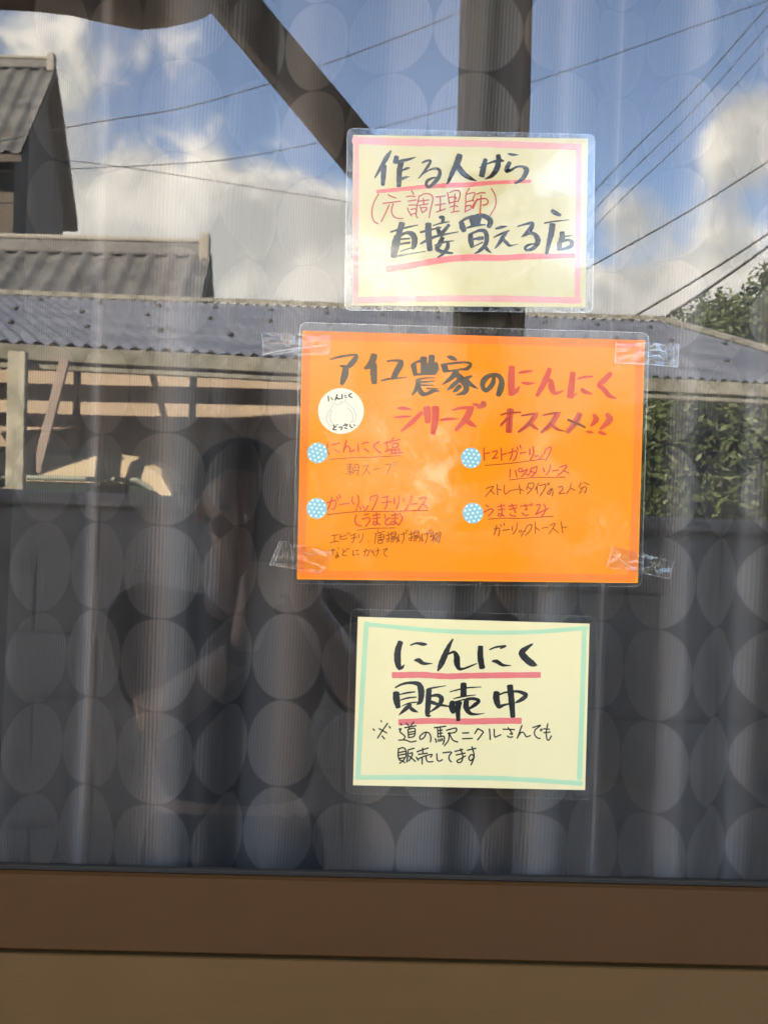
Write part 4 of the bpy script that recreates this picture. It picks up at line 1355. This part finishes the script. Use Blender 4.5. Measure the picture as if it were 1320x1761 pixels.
ph = empty('smartphone', (PV(472, 968, 0).x, -D - .008, PV(472, 968, 0).z), 'dark smartphone held upright in the photographer hands', 'phone')
pc = PV(472, 894, 0)
rot = Matrix.Rotation(ROLL, 4, 'Y')
bm = NB(); box(bm, (-.036, -.004, -.0735), (.036, .004, .0735), .0035)
bmesh.ops.transform(bm, matrix=Matrix.Translation((pc.x, -D - .012, pc.z)) @ rot, verts=bm.verts)
obj('phone_body', bm, M_phone, ph, False)
bm = NB(); box(bm, (-.002, .0045, .034), (.033, .0075, .070), .002)
bmesh.ops.transform(bm, matrix=Matrix.Translation((pc.x, -D - .012, pc.z)) @ rot, verts=bm.verts)
bump_ = obj('camera_bump', bm, M_phone, ph)
for lx, lz in ((.008, .060), (.008, .043), (.0245, .0515)):
    bm = NB()
    c0 = Matrix.Translation((pc.x, -D - .012, pc.z)) @ rot @ Vector((lx, .0076, lz))
    tube(bm, [c0, c0 + Vector((0, .0012, 0))], .0072, 20)
    obj('lens', bm, M_lens, bump_)


def remesh(o, vox, it=4):
    m = o.modifiers.new('Remesh', 'REMESH')
    m.mode = 'VOXEL'; m.voxel_size = vox; m.use_smooth_shade = True
    m2 = o.modifiers.new('Smooth', 'SMOOTH')
    m2.factor = .5; m2.iterations = it


PYB = -1.54                                   # body plane
hx, hz = -.092, 1.475                        # head centre
per = empty('person', (hx, PYB, 0), 'person in a dark shirt holding a phone up with both hands, reflected in the pane', 'person')
HC = Vector((hx, PYB + .02, hz))
bm = NB()
# head, face turned to the phone
ball(bm, HC + Vector((0, -.012, .03)), .082, (.93, 1.12, 1.02), 3)
ball(bm, HC + Vector((.004, .012, -.045)), .064, (.92, 1.0, 1.05), 3)
ball(bm, HC + Vector((.006, .030, -.088)), .034, (1.0, .9, .8), 2)     # chin
ball(bm, HC + Vector((.006, .084, -.022)), .013, (.85, 1.1, 1.5))      # nose
ball(bm, HC + Vector((.006, .092, -.034)), .012, (1.15, .9, .8))
for s in (-1, 1):
    ball(bm, HC + Vector((s * .078, -.008, -.012)), .020, (.45, .85, 1.5))   # ears
    ball(bm, HC + Vector((.005 + s * .030, .066, .012)), .018, (1.2, .5, .5))  # brow
    ball(bm, HC + Vector((.005 + s * .040, .052, -.038)), .022, (1, .8, .9))  # cheek
ball(bm, HC + Vector((.006, .076, -.062)), .013, (1.5, .6, .45))        # lips
limb(bm, [(HC + Vector((0, -.02, -.06)), .054), (HC + Vector((0, -.035, -.15)), .056), (HC + Vector((0, -.04, -.20)), .075)])
SH = {s: Vector((hx + s * .185, PYB - .03, 1.245)) for s in (-1, 1)}
EL = {-1: PV(272, 1238, 0.210), 1: PV(648, 1235, 0.230)}
WR = {-1: PV(418, 1118, 0.080), 1: PV(528, 1040, 0.090)}
PALM = {-1: PV(440, 1040, 0.042), 1: PV(517, 960, 0.055)}
for s in (-1, 1):
    limb(bm, [(SH[s], .062), (SH[s].lerp(EL[s], .5), .048), (EL[s], .041), (EL[s].lerp(WR[s], .3), .043), (WR[s], .027), (PALM[s], .034)])
    ball(bm, PALM[s], .038, (.95, .45, 1.1))
# left hand: four fingers wrap round the phone back edge, thumb on the screen side
pl = PALM[-1]
for k, (dz, ln, r) in enumerate(((.040, .078, .0095), (.018, .084, .0098), (-.004, .078, .0094), (-.025, .062, .0085))):
    a0 = pl + Vector((-.020, -.004, dz * .9 + .004))
    a1 = a0 + Vector((.006, .028, .006))
    a2 = a1 + Vector((ln * .45, .004, .012 - k * .003))
    a3 = a2 + Vector((ln * .30, -.006, .004 - k * .004))
    limb(bm, [(a0, r * 1.15), (a1, r * 1.05), (a2, r), (a3, r * .85)])
limb(bm, [(pl + Vector((-.01, -.02, .01)), .014), (pl + Vector((-.012, -.045, .045)), .0115), (pl + Vector((.008, -.052, .075)), .0095)])
pr2 = PALM[1]
for k, (dz, ln, r) in enumerate(((.050, .070, .0092), (.030, .078, .0096), (.010, .074, .0092), (-.010, .058, .0084))):
    a0 = pr2 + Vector((.022, -.004, dz))
    a1 = a0 + Vector((-.004, .028, .006))
    a2 = a1 + Vector((-ln * .42, .004, .010))
    a3 = a2 + Vector((-ln * .30, -.006, .002))
    limb(bm, [(a0, r * 1.15), (a1, r * 1.05), (a2, r), (a3, r * .85)])
limb(bm, [(pr2 + Vector((.01, -.02, .01)), .014), (pr2 + Vector((.010, -.045, .045)), .0115), (pr2 + Vector((-.012, -.052, .07)), .0095)])
# trunk and legs under the clothes
cx, cy = hx, PYB - .05
ball(bm, (cx, cy, 1.14), .14, (1.18, .70, 1.05), 3)
ball(bm, (cx, cy, .98), .125, (1.12, .74, 1.1), 3)
ball(bm, (cx, cy, .84), .135, (1.18, .78, .9), 3)
for s in (-1, 1):
    limb(bm, [(Vector((cx + s * .085, cy, .82)), .085), (Vector((cx + s * .095, cy + .015, .45)), .056), (Vector((cx + s * .10, cy - .01, .30)), .052), (Vector((cx + s * .10, cy - .02, .09)), .036), (Vector((cx + s * .105, cy + .11, .04)), .034)])
body = obj('body', bm, M_skin, per, True)
remesh(body, .0048, 3)
# hair
bm = NB()
ball(bm, HC + Vector((0, -.028, .052)), .092, (.98, 1.06, .90), 3)
ball(bm, HC + Vector((0, -.070, -.005)), .072, (1.05, .75, 1.15), 3)
ball(bm, HC + Vector((.02, .035, .085)), .045, (1.5, .9, .62), 2)
ball(bm, HC + Vector((-.045, .028, .072)), .040, (.9, .9, .9), 2)
for s in (-1, 1):
    ball(bm, HC + Vector((s * .072, -.028, .03)), .034, (.55, 1, 1.4), 2)
hr = obj('hair', bm, M_hair, per, True)
remesh(hr, .006, 2)
# eyes
M_eye = pmat('eye', (.05, .04, .035), .1)
for s in (-1, 1):
    bm = NB(); ball(bm, HC + Vector((.005 + s * .031, .070, -.003)), .0105, (1.2, .6, .6)); obj('eye', bm, M_eye, per, True)
# shirt with short sleeves
bm = NB()
ball(bm, (cx, cy, 1.15), .152, (1.20, .74, 1.02), 3)
ball(bm, (cx, cy, .99), .140, (1.15, .78, 1.15), 3)
ball(bm, (cx, cy, .82), .150, (1.16, .80, .75), 3)
limb(bm, [(HC + Vector((0, -.04, -.195)), .072), (Vector((cx, cy, 1.18)), .12)])
for s in (-1, 1):
    limb(bm, [(Vector((cx, cy, 1.20)), .085), (SH[s], .076), (SH[s].lerp(EL[s], .42), .068), (SH[s].lerp(EL[s], .62), .066)])
sh = obj('shirt', bm, M_shirt, per, True)
remesh(sh, .008, 4)
bm = NB()
ball(bm, (cx, cy, .80), .150, (1.15, .82, .8), 3)
for s in (-1, 1):
    limb(bm, [(Vector((cx + s * .085, cy, .80)), .098), (Vector((cx + s * .095, cy + .01, .45)), .074), (Vector((cx + s * .10, cy - .015, .12)), .062)])
tr_ = obj('trousers', bm, M_trous, per, True)
remesh(tr_, .009, 4)
M_shoe = pmat('black_shoe', (.02, .02, .02), .5)
for s in (-1, 1):
    bm = NB()
    ball(bm, (cx + s * .105, cy + .05, .047), .05, (.95, 2.5, .92), 3)
    obj('shoe', bm, M_shoe, per, True)
bm = NB()
d_ = (PALM[-1] - WR[-1]).normalized()
tube(bm, [WR[-1] - d_ * .018, WR[-1] - d_ * .016, WR[-1] + d_ * .012, WR[-1] + d_ * .014], [.029, .0325, .0325, .029], 20)
obj('wristband', bm, M_hair, per, True)
